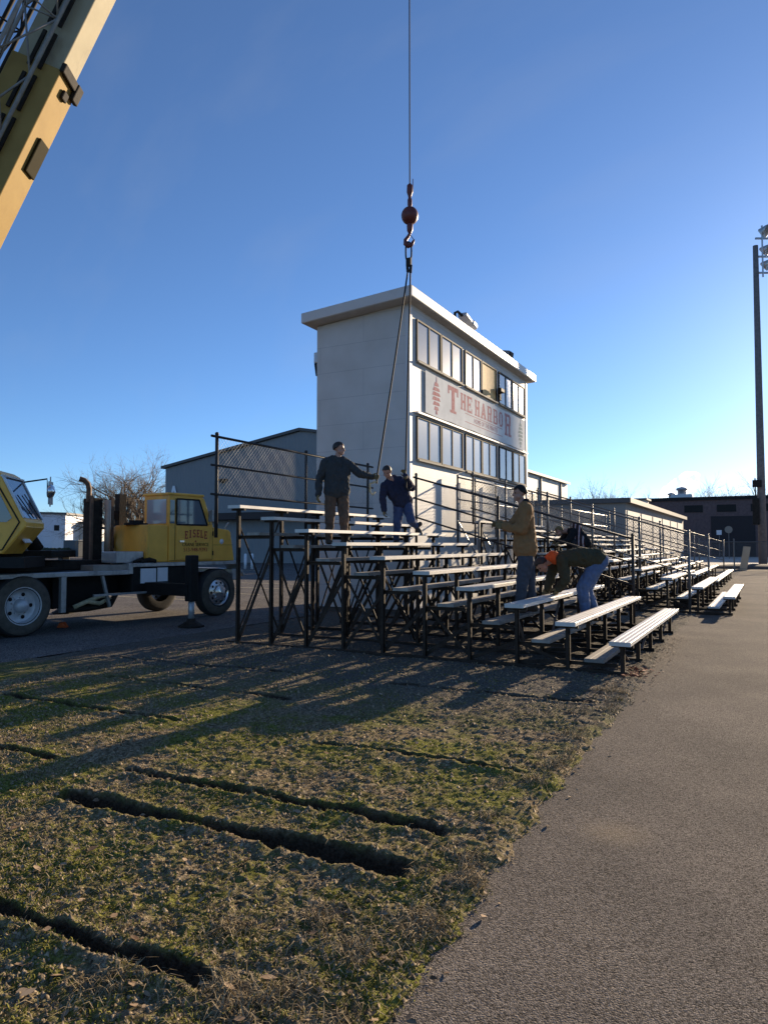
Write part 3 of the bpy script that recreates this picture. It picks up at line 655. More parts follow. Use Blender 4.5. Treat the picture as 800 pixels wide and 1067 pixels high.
# ================================================================== BLEACHERS
def plank_poly(w, h, ribs=3):
    p = [(-w / 2, 0), (-w / 2, h - .004), (-w / 2 + .004, h)]
    for k in range(1, ribs + 1):
        x = -w / 2 + w * k / (ribs + 1); p += [(x - .005, h), (x - .002, h - .0018), (x + .002, h - .0018), (x + .005, h)]
    return p + [(w / 2 - .004, h), (w / 2, h - .004), (w / 2, 0)]
def seat_h(k): return .44 + .2 * (k - 1)
def bleacher(root, X1, n, Y0, Y1, fy, foot='plank', jitter=.0, kmin=1, rough=False):
    rr = random.Random(int(Y0 * 10))
    for k in range(kmin, n + 1):
        x = X1 - .66 * (k - 1); z = seat_h(k); a = Y0 + rr.uniform(-1, 1) * jitter; b = Y1 + rr.uniform(-1, 1) * jitter
        s = MB(); s.prism(plank_poly(.25, .048), (x, a, z - .048), (1, 0, 0), (0, 0, 1), (0, b - a, 0))
        s.box((x, a - .004, z - .026), (.252, .012, .05)); s.box((x, b + .004, z - .026), (.252, .012, .05))
        s.build('seat', M['alu'], root)
        if k >= 2:
            p = MB(); p.prism(plank_poly(.24, .045, 2), (x + .33, a + .06, z - .44 - .045), (1, 0, 0), (0, 0, 1), (0, b - a - .05, 0))
            p.build('foot_board', M[foot], root)
    for i, y in enumerate(fy):
        f = MB(); xn = X1 - .66 * (n - 1)
        f.beam((X1 + .06, y, .035), (xn - .2, y, .035), .055, .06, side=(0, 1, 0))
        for k in range(1, n + 1):
            x = X1 - .66 * (k - 1); z = seat_h(k) - .05
            f.bx(x - .026, x + .026, y - .024, y - .016, .03, z - .03); f.bx(x + .018, x + .026, y - .024, y + .026, .03, z - .03)
            f.bx(x - .13, x + .13, y - .022, y + .022, z - .035, z - .002)
            if k >= 2:
                zf = z + .05 - .44 - .045
                f.bx(x - .02, x + .60, y + .0265, y + .0345, zf - .055, zf - .002); f.bx(x - .02, x + .60, y - .01, y + .0265, zf - .010, zf - .002)
            if k >= 3:
                zf = z + .05 - .50
                f.beam((x + .66, y + .032, zf - .2), (x, y + .032, .08), .05, .014, side=(1, 0, 0))
                if k % 2: f.beam((x + .66, y + .05, .08), (x, y + .05, zf), .04, .012, side=(1, 0, 0))
        f.build('frame', M['steel'], root)
    # braces between the frames, along the rows
    for k in (1, 3, 6, 10):
        if k > n: continue
        x = X1 - .66 * (k - 1) - .035; z = seat_h(k) - .09; mm_ = M['pipe'] if k < 5 else M['steel']
        for j in range(len(fy) - 1):
            if k >= 5: segs = [((x, fy[j], .1), (x, fy[j + 1], z - .1)), ((x - .012, fy[j], z - .1), (x - .012, fy[j + 1], .1))]
            elif j % 2 == 0: segs = [((x, fy[j] + .02, z), (x, (fy[j] + fy[j + 1]) / 2, .12))]
            else: segs = [((x, fy[j + 1], z), (x, (fy[j] + fy[j + 1]) / 2, .12))]
            for (p_, q_) in segs:
                c = MB(); c.beam(p_, q_, .032, .008, side=(1, 0, 0)); c.build('cross_brace', mm_, root)
def guard_side(root, Y, xs_posts, zt, xa, xb, zbase, mesh=False, m='pipe_dark', offs=(0, -.46, -.88), pr=.021):
    """sloping side rail in the plane y = Y; zt(x) gives the top rail's height"""
    g_ = MB()
    g_.tube([(xa + .0, Y, zt(xa)), (xb, Y, zt(xb))], pr, 8); r = g_.build('side_guard', M[m], root, smooth=True)
    for o_ in offs[1:]:
        q = MB(); q.tube([(xa, Y, zt(xa) + o_), (xb, Y, zt(xb) + o_)], pr * .9, 8); q.build('rail', M[m], r, smooth=True)
    for i, x in enumerate(xs_posts):
        q = MB(); q.tube([(x, Y + .045, zbase(x)), (x, Y + .045, zt(x) + .07)], .03, 8); q.ball((x, Y + .045, zt(x) + .075), .036, 8, 6); q.build('post', M[m], r, smooth=True)
    if mesh:
        q = MB(); lo = offs[-1]; chain_link(q, (xa, Y + .02, zt(xa) + lo), V((xb - xa, 0, zt(xb) - zt(xa))), V((0, 0, -lo)), .085, .003); q.build('chain_link', M['wire'], r)
def guard_back(root, X, ya, yb, posts, z0, z1, m='pipe_dark', rails=3, zbase=None, over=.15, pm_=None):
    g_ = MB(); g_.tube([(X, ya - over, z1), (X, yb, z1)], .022, 8); r = g_.build('back_guard', M[m], root, smooth=True)
    for k in range(1, rails):
        q = MB(); z = z1 - (z1 - z0) * k / (rails - 1); q.tube([(X, ya - over, z), (X, yb, z)], .019, 8); q.build('rail', M[m], r, smooth=True)
    for y in posts:
        q = MB(); q.tube([(X - .045, y, z0 - .5 if zbase is None else zbase), (X - .045, y, z1 + .05)], .028, 8); q.ball((X - .045, y, z1 + .055), .034, 8, 6); q.build('post', M[m], r, smooth=True)
    q = MB(); chain_link(q, (X + .01, ya, z0), V((0, yb - ya, 0)), V((0, 0, z1 - z0)), .075, .0017); q.build('chain_link', M['wire'], r)

S1 = thing('bleachers', 'nearest section of aluminium bleachers on dark steel frames, partly taken apart, ten rows high', 'bleachers', (-1.59, 9.0, 0), 'bleacher sections along the path')
bleacher(S1, -1.59, 10, 9.0, 14.18, [9.14, 10.3, 11.45, 12.6, 13.85], jitter=.05)
guard_back(S1, -7.86, 9.0, 14.2, [9.03, 11.6, 14.05], 2.42, 3.36, zbase=1.72)
guard_side(S1, 14.42, [-2.3, -5.0, -6.9], lambda x: 1.72 + .30 * (-2.3 - x), -2.3, -6.95, lambda x: .02 if x > -3 else seat_h((-1.59 - x) / .66 + 1) - .9)
S2 = thing('bleachers', 'middle section of bleachers with chain link side guards in front of the press box', 'bleachers', (-.8, 18.0, 0), 'bleacher sections along the path')
bleacher(S2, -.8, 10, 18.0, 23.9, [18.15, 19.55, 20.95, 22.35, 23.75], foot='alu', jitter=.06)
zt2 = lambda x: 1.84 + .305 * (-1.62 - x)
guard_side(S2, 17.92, [-1.62, -2.7, -3.8, -4.9, -6.0, -6.9], zt2, -1.62, -6.95, lambda x: .02 if x > -2 else zt2(x) - 1.3, True, 'pipe')
guard_side(S2, 24.05, [-1.62, -3.0, -4.4, -5.8, -6.9], zt2, -1.62, -6.95, lambda x: .02 if x > -2 else zt2(x) - 1.3, True, 'pipe')
guard_back(S2, -7.0, 17.2, 24.0, [17.25, 18.5, 20.2, 22.0, 23.9], 2.2, 3.34, m='pipe', over=0, zbase=1.6)
q = MB()
for y in (17.2, 18.6): q.beam((-7.04, y, 2.25), (-6.45, y + .05, 1.2), .045, .03); q.beam((-6.45, y, .02), (-6.45, y, 2.2), .05, .05)
q.beam((-6.45, 17.2, 2.2), (-6.45, 18.6, 2.2), .05, .05); q.build('frame', M['pipe'], S2)
S3 = thing('bleachers', 'farthest section of bleachers, running on towards the light pole', 'bleachers', (-1.6, 26.0, 0), 'bleacher sections along the path')
bleacher(S3, -1.6, 9, 26.0, 38.0, [26.15, 28, 30, 32, 34, 36, 37.85], foot='alu', jitter=.06)
guard_back(S3, -7.3, 26.0, 38.0, [26.05, 29, 32, 35, 38], 2.0, 3.1, m='pipe', over=0, zbase=.02)
guard_side(S3, 38.1, [-1.9, -3.2, -4.6, -6.0, -7.2], lambda x: 1.75 + .29 * (-1.9 - x), -1.9, -7.25, lambda x: .02, True, 'pipe')

# ================================================================== FAR BUILDINGS
gym = thing('gymnasium', 'big grey metal sided gymnasium with a low gable behind the press box', 'building', (-52, 52, 0))
GX0, GX1, GY0, GY1 = -52.0, -21.8, 52.0, 89.0; GXm = -36.0; ZE, ZR = 9.1, 11.6
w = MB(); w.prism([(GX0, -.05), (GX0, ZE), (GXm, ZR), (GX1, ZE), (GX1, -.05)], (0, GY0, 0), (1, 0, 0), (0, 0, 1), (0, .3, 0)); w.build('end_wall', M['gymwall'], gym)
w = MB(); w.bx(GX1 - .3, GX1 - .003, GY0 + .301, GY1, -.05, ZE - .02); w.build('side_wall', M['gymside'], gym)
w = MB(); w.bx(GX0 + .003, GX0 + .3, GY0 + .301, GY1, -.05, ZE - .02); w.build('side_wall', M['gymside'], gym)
r_ = MB(); sl2 = (ZR - ZE) / (GXm - GX0)
for (xa, za, xb, zb) in ((GX0 - .35, ZE - .05, GXm, ZR), (GXm, ZR, GX1 + .35, ZE - .06)):
    r_.prism([(xa, za + .03), (xa, za + .28), (xb, zb + .28), (xb, zb + .03)], (0, GY0 - .3, 0), (1, 0, 0), (0, 0, 1), (0, GY1 - GY0 + .6, 0))
r_.build('roof', M['gymroof'], gym)
for y in (60, 68.5, 77, 85.5): d_ = MB(); d_.bx(GX1, GX1 + .16, y, y + .22, 0, ZE - .1); d_.build('downspout', M['gymroof'], gym)
wt = MB(); wt.bx(-45.2, -44.2, GY0 - .35, GY0 - .003, 7.6, 7.75); wt.bx(-44.9, -44.5, GY0 - .3, GY0 - .003, 7.4, 7.6); wt.build('wall_light', M['black'], gym)
dr = MB(); dr.bx(-34.5, -33.3, GY0 - .06, GY0 - .003, 0, 2.2); dr.build('door', M['black'], gym)
cn = MB(); cn.bx(-46.5, -22, GY0 - 1.6, GY0 - .003, 3.9, 4.5); cn.build('canopy', mat('canopy_dark', (.035, .022, .02), .7), gym)
lt = MB(); p = ground(182, 67.5); s_ = 1.5
for poly in ([(-.50, 0), (-.28, 0), (.11, 1), (-.11, 1)], [(.50, 0), (.28, 0), (-.11, 1), (.11, 1)], [(-.3, .28), (.3, .28), (.24, .44), (-.24, .44)]):
    lt.prism([(a * s_ * .75, b * s_) for a, b in poly], (-50.8, GY0 - .05 - .01 * len(lt.f) / 6, 5.85), (1, 0, 0), (0, 0, 1), (0, -.06, 0))
tag(lt.build('letter_sign', M['paper'], origin=(-50.8, GY0, 5.85)), 'white capital letter A mounted on the corner of the grey gymnasium wall', 'sign')

an = thing('annex', 'low tan flat roofed annex with pale panels behind the bleachers', 'building', (-7.7, 46, 0))
w = MB(); w.bx(-21.7, -7.7, 46, 80, -.05, 4.2); w.build('wall', M['annex'], an)
for k in range(6):
    a = 46.5 + k * 5.6; w = MB(); w.bx(-7.7, -7.66, a, a + 4.7, .9, 3.75); w.build('wall_panel', M['annexpanel'], an)
w = MB(); w.bx(-21.7, -7.35, 45.75, 80.3, 4.2, 4.5); w.build('roof', M['gymroof'], an)
for i, (x, y, s) in enumerate(((-19.4, 50, (2.1, 1.6, 1.3)), (-17.0, 54, (1.2, 1.2, 1.0)), (-20.6, 49, (1.2, 1.2, .9)))):
    ac = thing('rooftop_unit', ['large dark air handling unit on the annex roof', 'small grey air unit on the annex roof nearest the press box end', 'lesser dark air unit tucked beside the large one on the annex roof'][i], 'air conditioner', (x, y, 4.5), 'air units on the annex roof')
    b_ = MB(); b_.bx(x - s[0] / 2, x + s[0] / 2, y - s[1] / 2, y + s[1] / 2, 4.62, 4.62 + s[2]); b_.build('cabinet', M['grease'] if i != 1 else M['galv'], ac, bevel=.05)
    b_ = MB(); b_.bx(x - s[0] / 2 + .1, x + s[0] / 2 - .1, y - s[1] / 2 + .1, y + s[1] / 2 - .1, 4.5, 4.62); b_.build('curb', M['black'], ac)
    b_ = MB(); b_.lathe([(s[1] * .36, 0), (s[1] * .36, .14), (s[1] * .3, .14), (.0, .1)], (x, y, 4.62 + s[2]), n=16); b_.build('fan_grille', M['black'], ac)
hs = thing('roof_hut', 'pale boxed roof hatch standing on the annex roof', 'roof hatch', (-11, 70, 4.5))
b_ = MB(); b_.bx(-13.2, -9.8, 68.6, 71, 4.5, 5.7); b_.build('wall', M['annexpanel'], hs); b_ = MB(); b_.bx(-13.4, -9.6, 68.4, 71.2, 5.7, 5.85); b_.build('roof', M['gymroof'], hs)

sc_ = thing('school_building', 'long dark brick flat roofed building across the end of the path', 'building', (-14, 110, 0))
w = MB(); w.bx(-24, 70, 110, 150, -.05, 7.9); w.build('wall', M['darkbrick'], sc_)
w = MB(); w.bx(-24.3, 70.3, 109.7, 150.3, 7.9, 8.35); w.build('roof', M['black'], sc_)
for (x0, x1) in ((-7, -1.5), (6, 16), (22, 32)):
    w = MB(); w.bx(x0, x1, 109.93, 109.997, 0, 5.6); w.build('recessed_bay', mat('dark_bay', (.03, .022, .022), .8), sc_)
for k in range(3): w = MB(); w.bx(-10.4 + k * 4.2, -8.0 + k * 4.2, 109.9, 109.997, 6.2, 7.2); w.build('window', M['black'], sc_)
def vent(px, d, zb, s, lab):
    p = ground(px, d, zb); v_ = thing('roof_vent', lab, 'roof vent', p, 'roof vents on the dark building')
    b_ = MB(); b_.box(p + V((0, 0, s * .3)), (s * 1.9, s, s * .6)); b_.build('base', M['galv'], v_, bevel=.04)
    b_ = MB(); b_.lathe([(s * .38, s * .6), (s * .38, s), (s * .52, s * 1.0), (s * .5, s * 1.2), (0, s * 1.35)], p, n=16); b_.build('cowl', M['galv'], v_, smooth=True)
vent(711, 109, 8.3, 1.6, 'wide pale metal vent with a round cowl on the dark building roof')
vent(700, 112, 8.3, 1.1, 'lesser pale vent left of the wide one on the dark building roof')
vent(755, 105, 6.0, 1.2, 'small pale hood standing out high on the dark building wall')
# steam from the boiler stack
def steam_mat():
    m = bpy.data.materials.new('steam'); m.use_nodes = True; n = m.node_tree.nodes; l = m.node_tree.links
    n.remove(n['Principled BSDF']); pv = n.new('ShaderNodeVolumePrincipled'); pv.inputs['Color'].default_value = (1, 1, 1, 1); pv.inputs['Anisotropy'].default_value = .65
    tc = n.new('ShaderNodeTexCoord'); no = n.new('ShaderNodeTexNoise'); no.inputs['Scale'].default_value = .45; no.inputs['Detail'].default_value = 4
    mr = n.new('ShaderNodeMapRange'); mr.inputs[1].default_value = .45; mr.inputs[2].default_value = .7; mr.inputs[3].default_value = 0; mr.inputs[4].default_value = .8
    l.new(tc.outputs['Object'], no.inputs['Vector']); l.new(no.outputs['Fac'], mr.inputs[0]); l.new(mr.outputs[0], pv.inputs['Density']); l.new(pv.outputs[0], n['Material Output'].inputs['Volume'])
    return m
b_ = MB(); p0 = at_d(686, 521, 130); p1 = at_d(703, 511, 130); p2 = at_d(720, 500, 130)
b_.tube([p0, p0.lerp(p1, .5) + V((0, 0, .5)), p1, p2, p2 + V((1.2, .3, 1.2))], [.4, 1.2, 1.8, 1.9, .5], 14)
tag(b_.build('steam', steam_mat(), origin=p0), 'white wisp of steam drifting above the dark building', 'steam', kind='stuff')

# buildings and fence beyond the lot, far left
def shed(px0, px1, py_top, d, name, lab, m, dep=10, window=None):
    a, b = ground(px0, d), ground(px1, d); h_ = EYE + (568 - py_top) / F * d
    t = thing(name, lab, 'building', a); dr_ = (b - a).normalized(); nn = V((-dr_.y, dr_.x, 0))
    w = MB(); w.prism([(0, -.1), ((b - a).length, -.1), ((b - a).length, h_ * .97), (0, h_)], a, dr_, (0, 0, 1), nn * dep); w.build('wall', m, t)
    L = (b - a).length; w = MB(); w.prism([(-.3, h_), (-.3, h_ + .3), (L + .3, h_ * .97 + .3), (L + .3, h_ * .97)], a - nn * .3, dr_, (0, 0, 1), nn * (dep + .6)); w.build('roof', M['gymroof'], t)
    if window:
        u0, u1, z0, z1 = window; w = MB(); w.prism([(L * u0, z0), (L * u1, z0), (L * u1, z1), (L * u0, z1)], a - nn * .06, dr_, (0, 0, 1), nn * .05); w.build('window', M['black'], t)
    return t
shed(20, 68, 535, 105, 'storage_shed', 'pale violet metal shed with one small dark window beyond the lot', M['shedwall'], window=(.76, .87, 3.7, 4.5))
shed(68, 96, 545, 110, 'low_building', 'low white annex joined to the pale violet shed', M['white'], window=(.1, .3, 1.2, 2.4))
shed(150, 178, 556, 120, 'far_building', 'low tan outbuilding behind the bare tree', M['annexpanel'])
for (px, d, w_, lab, mm) in ((74, 100, 1.5, 'dark green utility cabinet by the low white annex', 'hedge'), (80, 98, 2.2, 'grey electrical cabinet by the low white annex', 'pole')):
    p = ground(px, d); t = thing('utility_cabinet', lab, 'cabinet', p)
    b_ = MB(); b_.box(p + V((0, 0, 1.1)), (w_, 1.2, 2.2)); b_.build('body', mat('cabinet_' + mm, (.07, .08, .09), .6), t, bevel=.05); b_ = MB(); b_.box(p + V((0, 0, 2.25)), (w_ + .2, 1.4, .1)); b_.build('lid', M['galv'], t)
# verge of green grass beyond the lot
vg = MB(); a, b, c, d = ground(-60, 102, -.0), ground(240, 102, -.0), ground(240, 125, .0), ground(-60, 125, .0)
vg.quad(a + V((0, 0, .01)), b + V((0, 0, .01)), c + V((0, 0, .01)), d + V((0, 0, .01)))
tag(vg.build('grass_verge', mat('verge_grass', (.12, .17, .04), .95, 0, .3, .4)), kind='structure')
hd = MB()
a, b = ground(24, 97), ground(70, 97)
for k in range(60):
    p = a.lerp(b, k / 59); hd.ball(p + V((random.uniform(-.3, .3), random.uniform(-.3, .3), .55)), (random.uniform(.4, .6), random.uniform(.4, .6), random.uniform(.45, .75)), 8, 6)
tag(hd.build('hedge', M['hedge'], origin=a), 'low dark hedge in front of the pale violet shed', 'hedge')

# ------------------------------------------------------------------ bare trees
def bare_tree(base, hgt, seed, lab, lean=0, group=None, levels=5, spread=.55, n0=5, name='bare_tree', rscale=1.0, cat='tree'):
    rr = random.Random(seed); t = thing(name, lab, cat, base, group)
    tr, cr = MB(), MB()
    def grow(p, d, L, r, lv):
        q = p; pts = [p]; rs = [r]; dd = d.copy(); ns = 3 if lv > 1 else 2
        for i in range(ns):
            dd = (dd + V((rr.uniform(-1, 1), rr.uniform(-1, 1), rr.uniform(-.4, .9))) * .16).normalized()
            q = q + dd * (L / ns); pts.append(q); rs.append(r * (1 - .38 * (i + 1) / ns))
        (tr if lv >= levels - 1 else cr).tube(pts, rs, 7 if lv >= levels - 1 else (4 if lv > 1 else 3), False)
        if lv == 0: return
        nb = rr.choice((3, 3, 4)) if lv > 1 else rr.choice((5, 6, 7))
        for i in range(nb):
            ax = dd.orthogonal().normalized(); ax.rotate(Matrix.Rotation(rr.uniform(0, 6.28), 3, dd)); nd = (dd + ax * rr.uniform(.35, 1.0) * spread * 1.6).normalized()
            nd = (nd + V((0, 0, .02))).normalized()
            f_ = rr.uniform(.45, 1) if i else 1.0; ip = ns if i == 0 else rr.randint(1, ns)
            grow(pts[ip], nd, L * rr.uniform(.62, .9), rs[ip] * (.75 if i == 0 else .58), lv - 1)
    tr_d = V((lean, 0, 1)).normalized(); bp = V(base); top = bp + tr_d * hgt * .12
    tr.tube([bp - V((0, 0, .1)), bp + tr_d * .3, top], [hgt * .045 * rscale, hgt * .032 * rscale, hgt * .028 * rscale], 9, False)
    for i in range(n0):
        a = 6.28 * i / n0 + rr.uniform(-.4, .4); d = V((math.cos(a) * spread * 1.1, math.sin(a) * spread * 1.1, 1)).normalized()
        grow(top, d, hgt * rr.uniform(.25, .32), hgt * .017 * rscale, levels - 1)
    tr.build('trunk', M['bark'], t, smooth=True); cr.build('crown', M['twig'], t, smooth=True)
    return t
bare_tree(ground(143, 84), 12.3, 3, 'tall bare winter tree standing beyond the crane truck bed', levels=6, n0=8, spread=.74, rscale=2.2)
bare_tree(ground(168, 96), 11.2, 9, 'bare tree behind the yellow cab, beside the grey gymnasium corner', levels=6, n0=7, spread=.70, rscale=2.0)
far_spec = [(606, 150, 15.0), (622, 158, 16.5), (640, 150, 15.5), (672, 170, 15.5), (738, 158, 17.0), (752, 165, 17.5), (768, 160, 17.0), (786, 168, 18.0)]
far_lab = ['bare far tree just right of the gymnasium eave', 'bare far tree second from the gymnasium, above the annex roof', 'bare far tree left of the pale roof hatch', 'bare far tree just left of the steam wisp',
           'bare far tree over the dark building, leftmost beside the pole', 'bare far tree over the dark building, second left of the pole', 'bare far tree over the dark building, next to the pole', 'bare far tree directly behind the light pole']
proto_t = None
for i, (px, d, h_) in enumerate(far_spec):
    p = ground(px, d)
    if i < 3:
        t_ = bare_tree(p, 12, 40 + i, far_lab[i], group='bare trees beyond the buildings', levels=5, n0=5, spread=.55, rscale=1.3); protos = (protos + [t_]) if i else [t_]
    else: t_ = copy_tree(protos[i % 3]); t_['label'] = far_lab[i]; t_.location = p
    t_.scale = (h_ / 12,) * 3; t_.rotation_euler.z = i * 1.1

# ------------------------------------------------------------------ light pole, far fence
pb_ = ground(794, 51.5); lp = thing('light_pole', 'tall weathered stadium light pole at the end of the path', 'light pole', pb_)
b_ = MB(); b_.tube([pb_ - V((0, 0, .2)), pb_ + V((0, 0, 8)), pb_ + V((0, 0, 23.4))], [.29, .26, .18], 14); b_.build('pole', M['pole'], lp, smooth=True)
b_ = MB(); cb = pb_ - F0 * .1 - RT * .48
b_.box(cb + V((0, 0, 4.0)), (.42, .34, 1.9)); b_.tube([cb + V((.0, 0, 4.9)), cb + V((0, 0, 6.4))], .05, 6); b_.box(cb + V((.12, 0, 6.0)), (.6, .4, .5)); b_.build('control_box', M['grease'], lp, bevel=.02)
ca = MB(); top = pb_ + V((0, 0, 22.6))
for dz in (0, 1.35, -1.2):
    ca.beam(top + V((0, 0, dz)), top + RT * 2.8 + V((0, 0, dz)), .12, .12)
ca.beam(top + RT * .5 + V((0, 0, -1.5)), top + RT * .5 + V((0, 0, 2.3)), .12, .12); arm = ca.build('cross_arm', M['galv'], lp)
for i, (dx, dz, s) in enumerate(((.75, 1.9, .5), (1.5, 2.0, .5), (2.3, 1.9, .5), (.8, .5, .42), (1.7, .55, .42), (2.5, .5, .42), (.85, -.6, .42), (1.6, -1.45, .42), (2.4, -.7, .42))):
    q = MB(); c_ = top + RT * dx + V((0, 0, dz)); ax = (V((1, -.25, -.45))).normalized()
    q.lathe([(.08, -.5), (.16, -.38), (s * .75, -.12), (s, .1), (s * .96, .1), (s * .7, .02), (0, .0)], c_, ax, 14); q.build('lamp', M['galv'], arm, smooth=True)
fn = thing('chain_link_fence', 'chain link fence with top rail closing off the end of the path', 'fence', (-4, 50, 0))
r_ = MB(); r_.tube([(-3.9, 50, 1.8), (14, 50, 1.8)], .03, 6); r_.tube([(-3.9, 50, .12), (14, 50, .12)], .02, 6); r_.build('rail', M['pipe'], fn)
for x in (-3.9, -1.9, .4, 3.2, 6.0, 8.8, 11.6, 14):
    q = MB(); q.tube([(x, 50.03, -.05), (x, 50.03, 1.95 if x != .4 else 2.1)], .04 if x < 0 else .045, 8); q.ball((x, 50.03, 1.96), .05, 8, 6); q.build('post', M['pipe'], fn)
q = MB(); chain_link(q, (-3.9, 50.03, .12), V((17.9, 0, 0)), V((0, 0, 1.68)), .12, .004); q.build('chain_link', M['wire'], fn)
bd = MB(); p = ground(773, 45.2); bd.beam(p + V((0, 0, .0)), p + V((.25, .35, 1.5)), .42, .05, side=(1, -.3, 0))
tag(bd.build('leaning_board', mat('pale_board', (.62, .45, .28), .8), origin=p), 'pale wooden board leaning against the far fence', 'board')
ms = MB(); ms.lathe([(0, .0), (2.9, .02), (2.6, .16), (1.6, .28), (0, .34)], pb_ + V((-.6, -2.0, -.03)), n=30)
tag(ms.build('path_shade_mound', mat('path_shade', (.05, .04, .035), .95, 0, .3, 4), smooth=True), kind='structure')  # arc of shade on the path, put in as a dark coloured mound
for i, (px, d, h_) in enumerate(((749, 92, 3.2), (759, 84, 3.4))):
    p = ground(px, d); t = thing('sign_post', ['small square pale sign on a post before the dark building', 'round yellowish sign on a post before the dark building'][i], 'sign', p)
    b_ = MB(); b_.tube([p, p + V((0, 0, h_))], .05, 6); b_.build('post', M['pipe'], t)
    b_ = MB(); b_.lathe([(.0, 0), (.42, 0), (.42, .04), (0, .04)], p + V((0, -.1, h_)), (0, -1, 0), 4 if i == 0 else 14); b_.build('plate', M['sill'] if i else M['paper'], t)
for i, (px, d) in enumerate(((256, 48), (263, 48))):
    p = ground(px, d); b_ = MB(); b_.tube([p, p + V((0, 0, .95))], .09, 10); b_.ball(p + V((0, 0, .95)), .09, 10, 6)
    tag(b_.build('bollard', M['paper'], origin=p, smooth=True), ['white bollard in front of the gymnasium, the left one of two', 'white bollard in front of the gymnasium, the right one of two'][i], 'bollard', 'bollards in front of the gymnasium')

# ================================================================== CRANE TRUCK (local: +x forward, +y away from the camera side, origin on the ground under the front wheel face)
HD = R(5.8); TO = V((-11.0, 12.7, 0)); TROT = math.pi / 2 - HD
tk = thing('crane_truck', 'yellow mobile crane truck with half cab, outrigger down and boom raised out of frame', 'crane truck', TO, rotz=TROT)
tX = V((math.cos(TROT), math.sin(TROT), 0)); tY = V((-math.sin(TROT), math.cos(TROT), 0))
def loc(p): d = V(p) - TO; return V((d.dot(tX), d.dot(tY), d.z))     # world -> truck local
def locd(d): d = V(d); return V((d.dot(tX), d.dot(tY), d.z))
ZD = 1.10
b_ = MB(); b_.bx(-8.6, -.75, .55, 1.75, .62, .98); b_.bx(-.75, .62, .62, 1.65, .72, .98); b_.build('chassis', M['black'], tk, bevel=.015)
dk = MB(); dk.bx(-8.6, -2.35, .04, 2.26, ZD - .09, ZD); deck = dk.build('deck', M['silver'], tk, bevel=.012)
dk = MB(); dk.bx(-8.5, -2.5, .2, 2.1, ZD + .001, ZD + .006); dk.build('deck_plate', mat('dark_deck_plate', (.06, .06, .065), .6, .2), deck)
dk = MB(); dk.bx(-2.349, .52, .02, 2.28, 1.155, 1.235); dk.bx(-2.40, -2.30, .02, .5, 1.02, 1.235); dk.prism([(.52, 1.235), (.52, 1.155), (.80, .86), (.84, .90)], (0, .02, 0), (1, 0, 0), (0, 0, 1), (0, .42, 0)); dk.build('front_fender', M['silver'], tk, bevel=.01)
dk = MB(); dk.bx(-2.3, -.72, .06, .5, .62, 1.15); dk.build('fuel_tank', M['black'], tk, bevel=.04)
dk = MB(); dk.bx(-2.1, -1.72, .045, .058, .82, 1.12); dk.build('notice', M['paper'], tk); dk = MB(); dk.bx(-1.68, -1.42, .045, .058, .84, 1.13); dk.build('notice', M['paper'], tk)
for (x, a) in ((-4.52, 0), (-3.78, 0)):
    q = MB(); q.bx(x - .05, x + .05, .05, .13, .36, ZD - .09) if x > -4 else q.bx(x - .03, x + .03, .3, .36, .5, ZD - .09); q.build('bracket', M['silver'], tk)
q = MB(); q.beam((-2.95, .1, ZD - .1), (-2.78, .1, .4), .05, .05); q.build('bracket', M['silver'], tk)
q = MB(); q.bx(-3.75, -2.55, .45, 1.9, .40, 1.0); q.build('underbody_box', M['black'], tk)
q = MB(); q.tube([(-3.45, .25, .42), (-3.2, .2, .52), (-2.9, .24, .46), (-2.7, .22, .55), (-2.85, .3, .6), (-3.25, .28, .48)], .045, 8); q.build('hose', M['stall'], tk, smooth=True)
q = MB(); q.tube([(-3.6, .28, .38), (-3.1, .3, .38), (-2.6, .32, .42), (-2.5, .3, .62)], .06, 8); q.build('hose', M['grease'], tk, smooth=True)
# half cab
Y0c, Y1c = .03, .86
cb_ = MB(); cb_.prism([(-1.41, 1.24), (-1.41, 2.66), (-1.38, 2.70), (-.50, 2.66), (-.44, 2.62), (-.17, 2.0), (.30, 1.95), (.36, 1.90), (.48, 1.26), (.48, 1.24)], (0, Y0c, 0), (1, 0, 0), (0, 0, 1), (0, Y1c - Y0c, 0))
cab = cb_.build('driver_cab', M['yellow'], tk, bevel=.03)
q = MB(); q.bx(-1.45, -.46, Y0c - .02, Y1c + .02, 2.66, 2.72); q.build('roof', M['yellow'], cab, bevel=.02)
q = MB(); q.bx(-1.395, -1.275, Y0c - .006, Y0c + .01, 2.06, 2.56); q.build('quarter_window', M['cabglass'], cab)
q = MB(); q.prism([(-1.20, 2.05), (-1.20, 2.56), (-1.17, 2.58), (-.62, 2.58), (-.58, 2.55), (-.38, 2.05)], (0, Y0c - .006, 0), (1, 0, 0), (0, 0, 1), (0, .016, 0)); q.build('side_window', M['cabglass'], cab)
q = MB()
for (a, b) in (((-1.22, 2.04), (-1.22, 2.59)), ((-1.22, 2.59), (-.60, 2.59)), ((-.60, 2.59), (-.36, 2.04)), ((-.36, 2.04), (-1.22, 2.04))): q.beam((a[0], Y0c - .004, a[1]), (b[0], Y0c - .004, b[1]), .02, .035, side=(0, 1, 0))
q.build('window_seal', M['black'], cab)
q = MB(); q.bx(-1.418, -1.404, Y0c + .10, Y1c - .1, 2.06, 2.58); q.build('rear_window', M['glass'], cab)
q = MB(); q.bx(-1.24, -.21, Y0c - .014, Y0c + .002, 1.29, 2.0); door = q.build('door', M['yellow'], cab, bevel=.006)
q = MB(); q.bx(-1.16, -1.04, Y0c - .05, Y0c - .015, 1.66, 1.70); q.build('door_handle', M['chrome'], door)
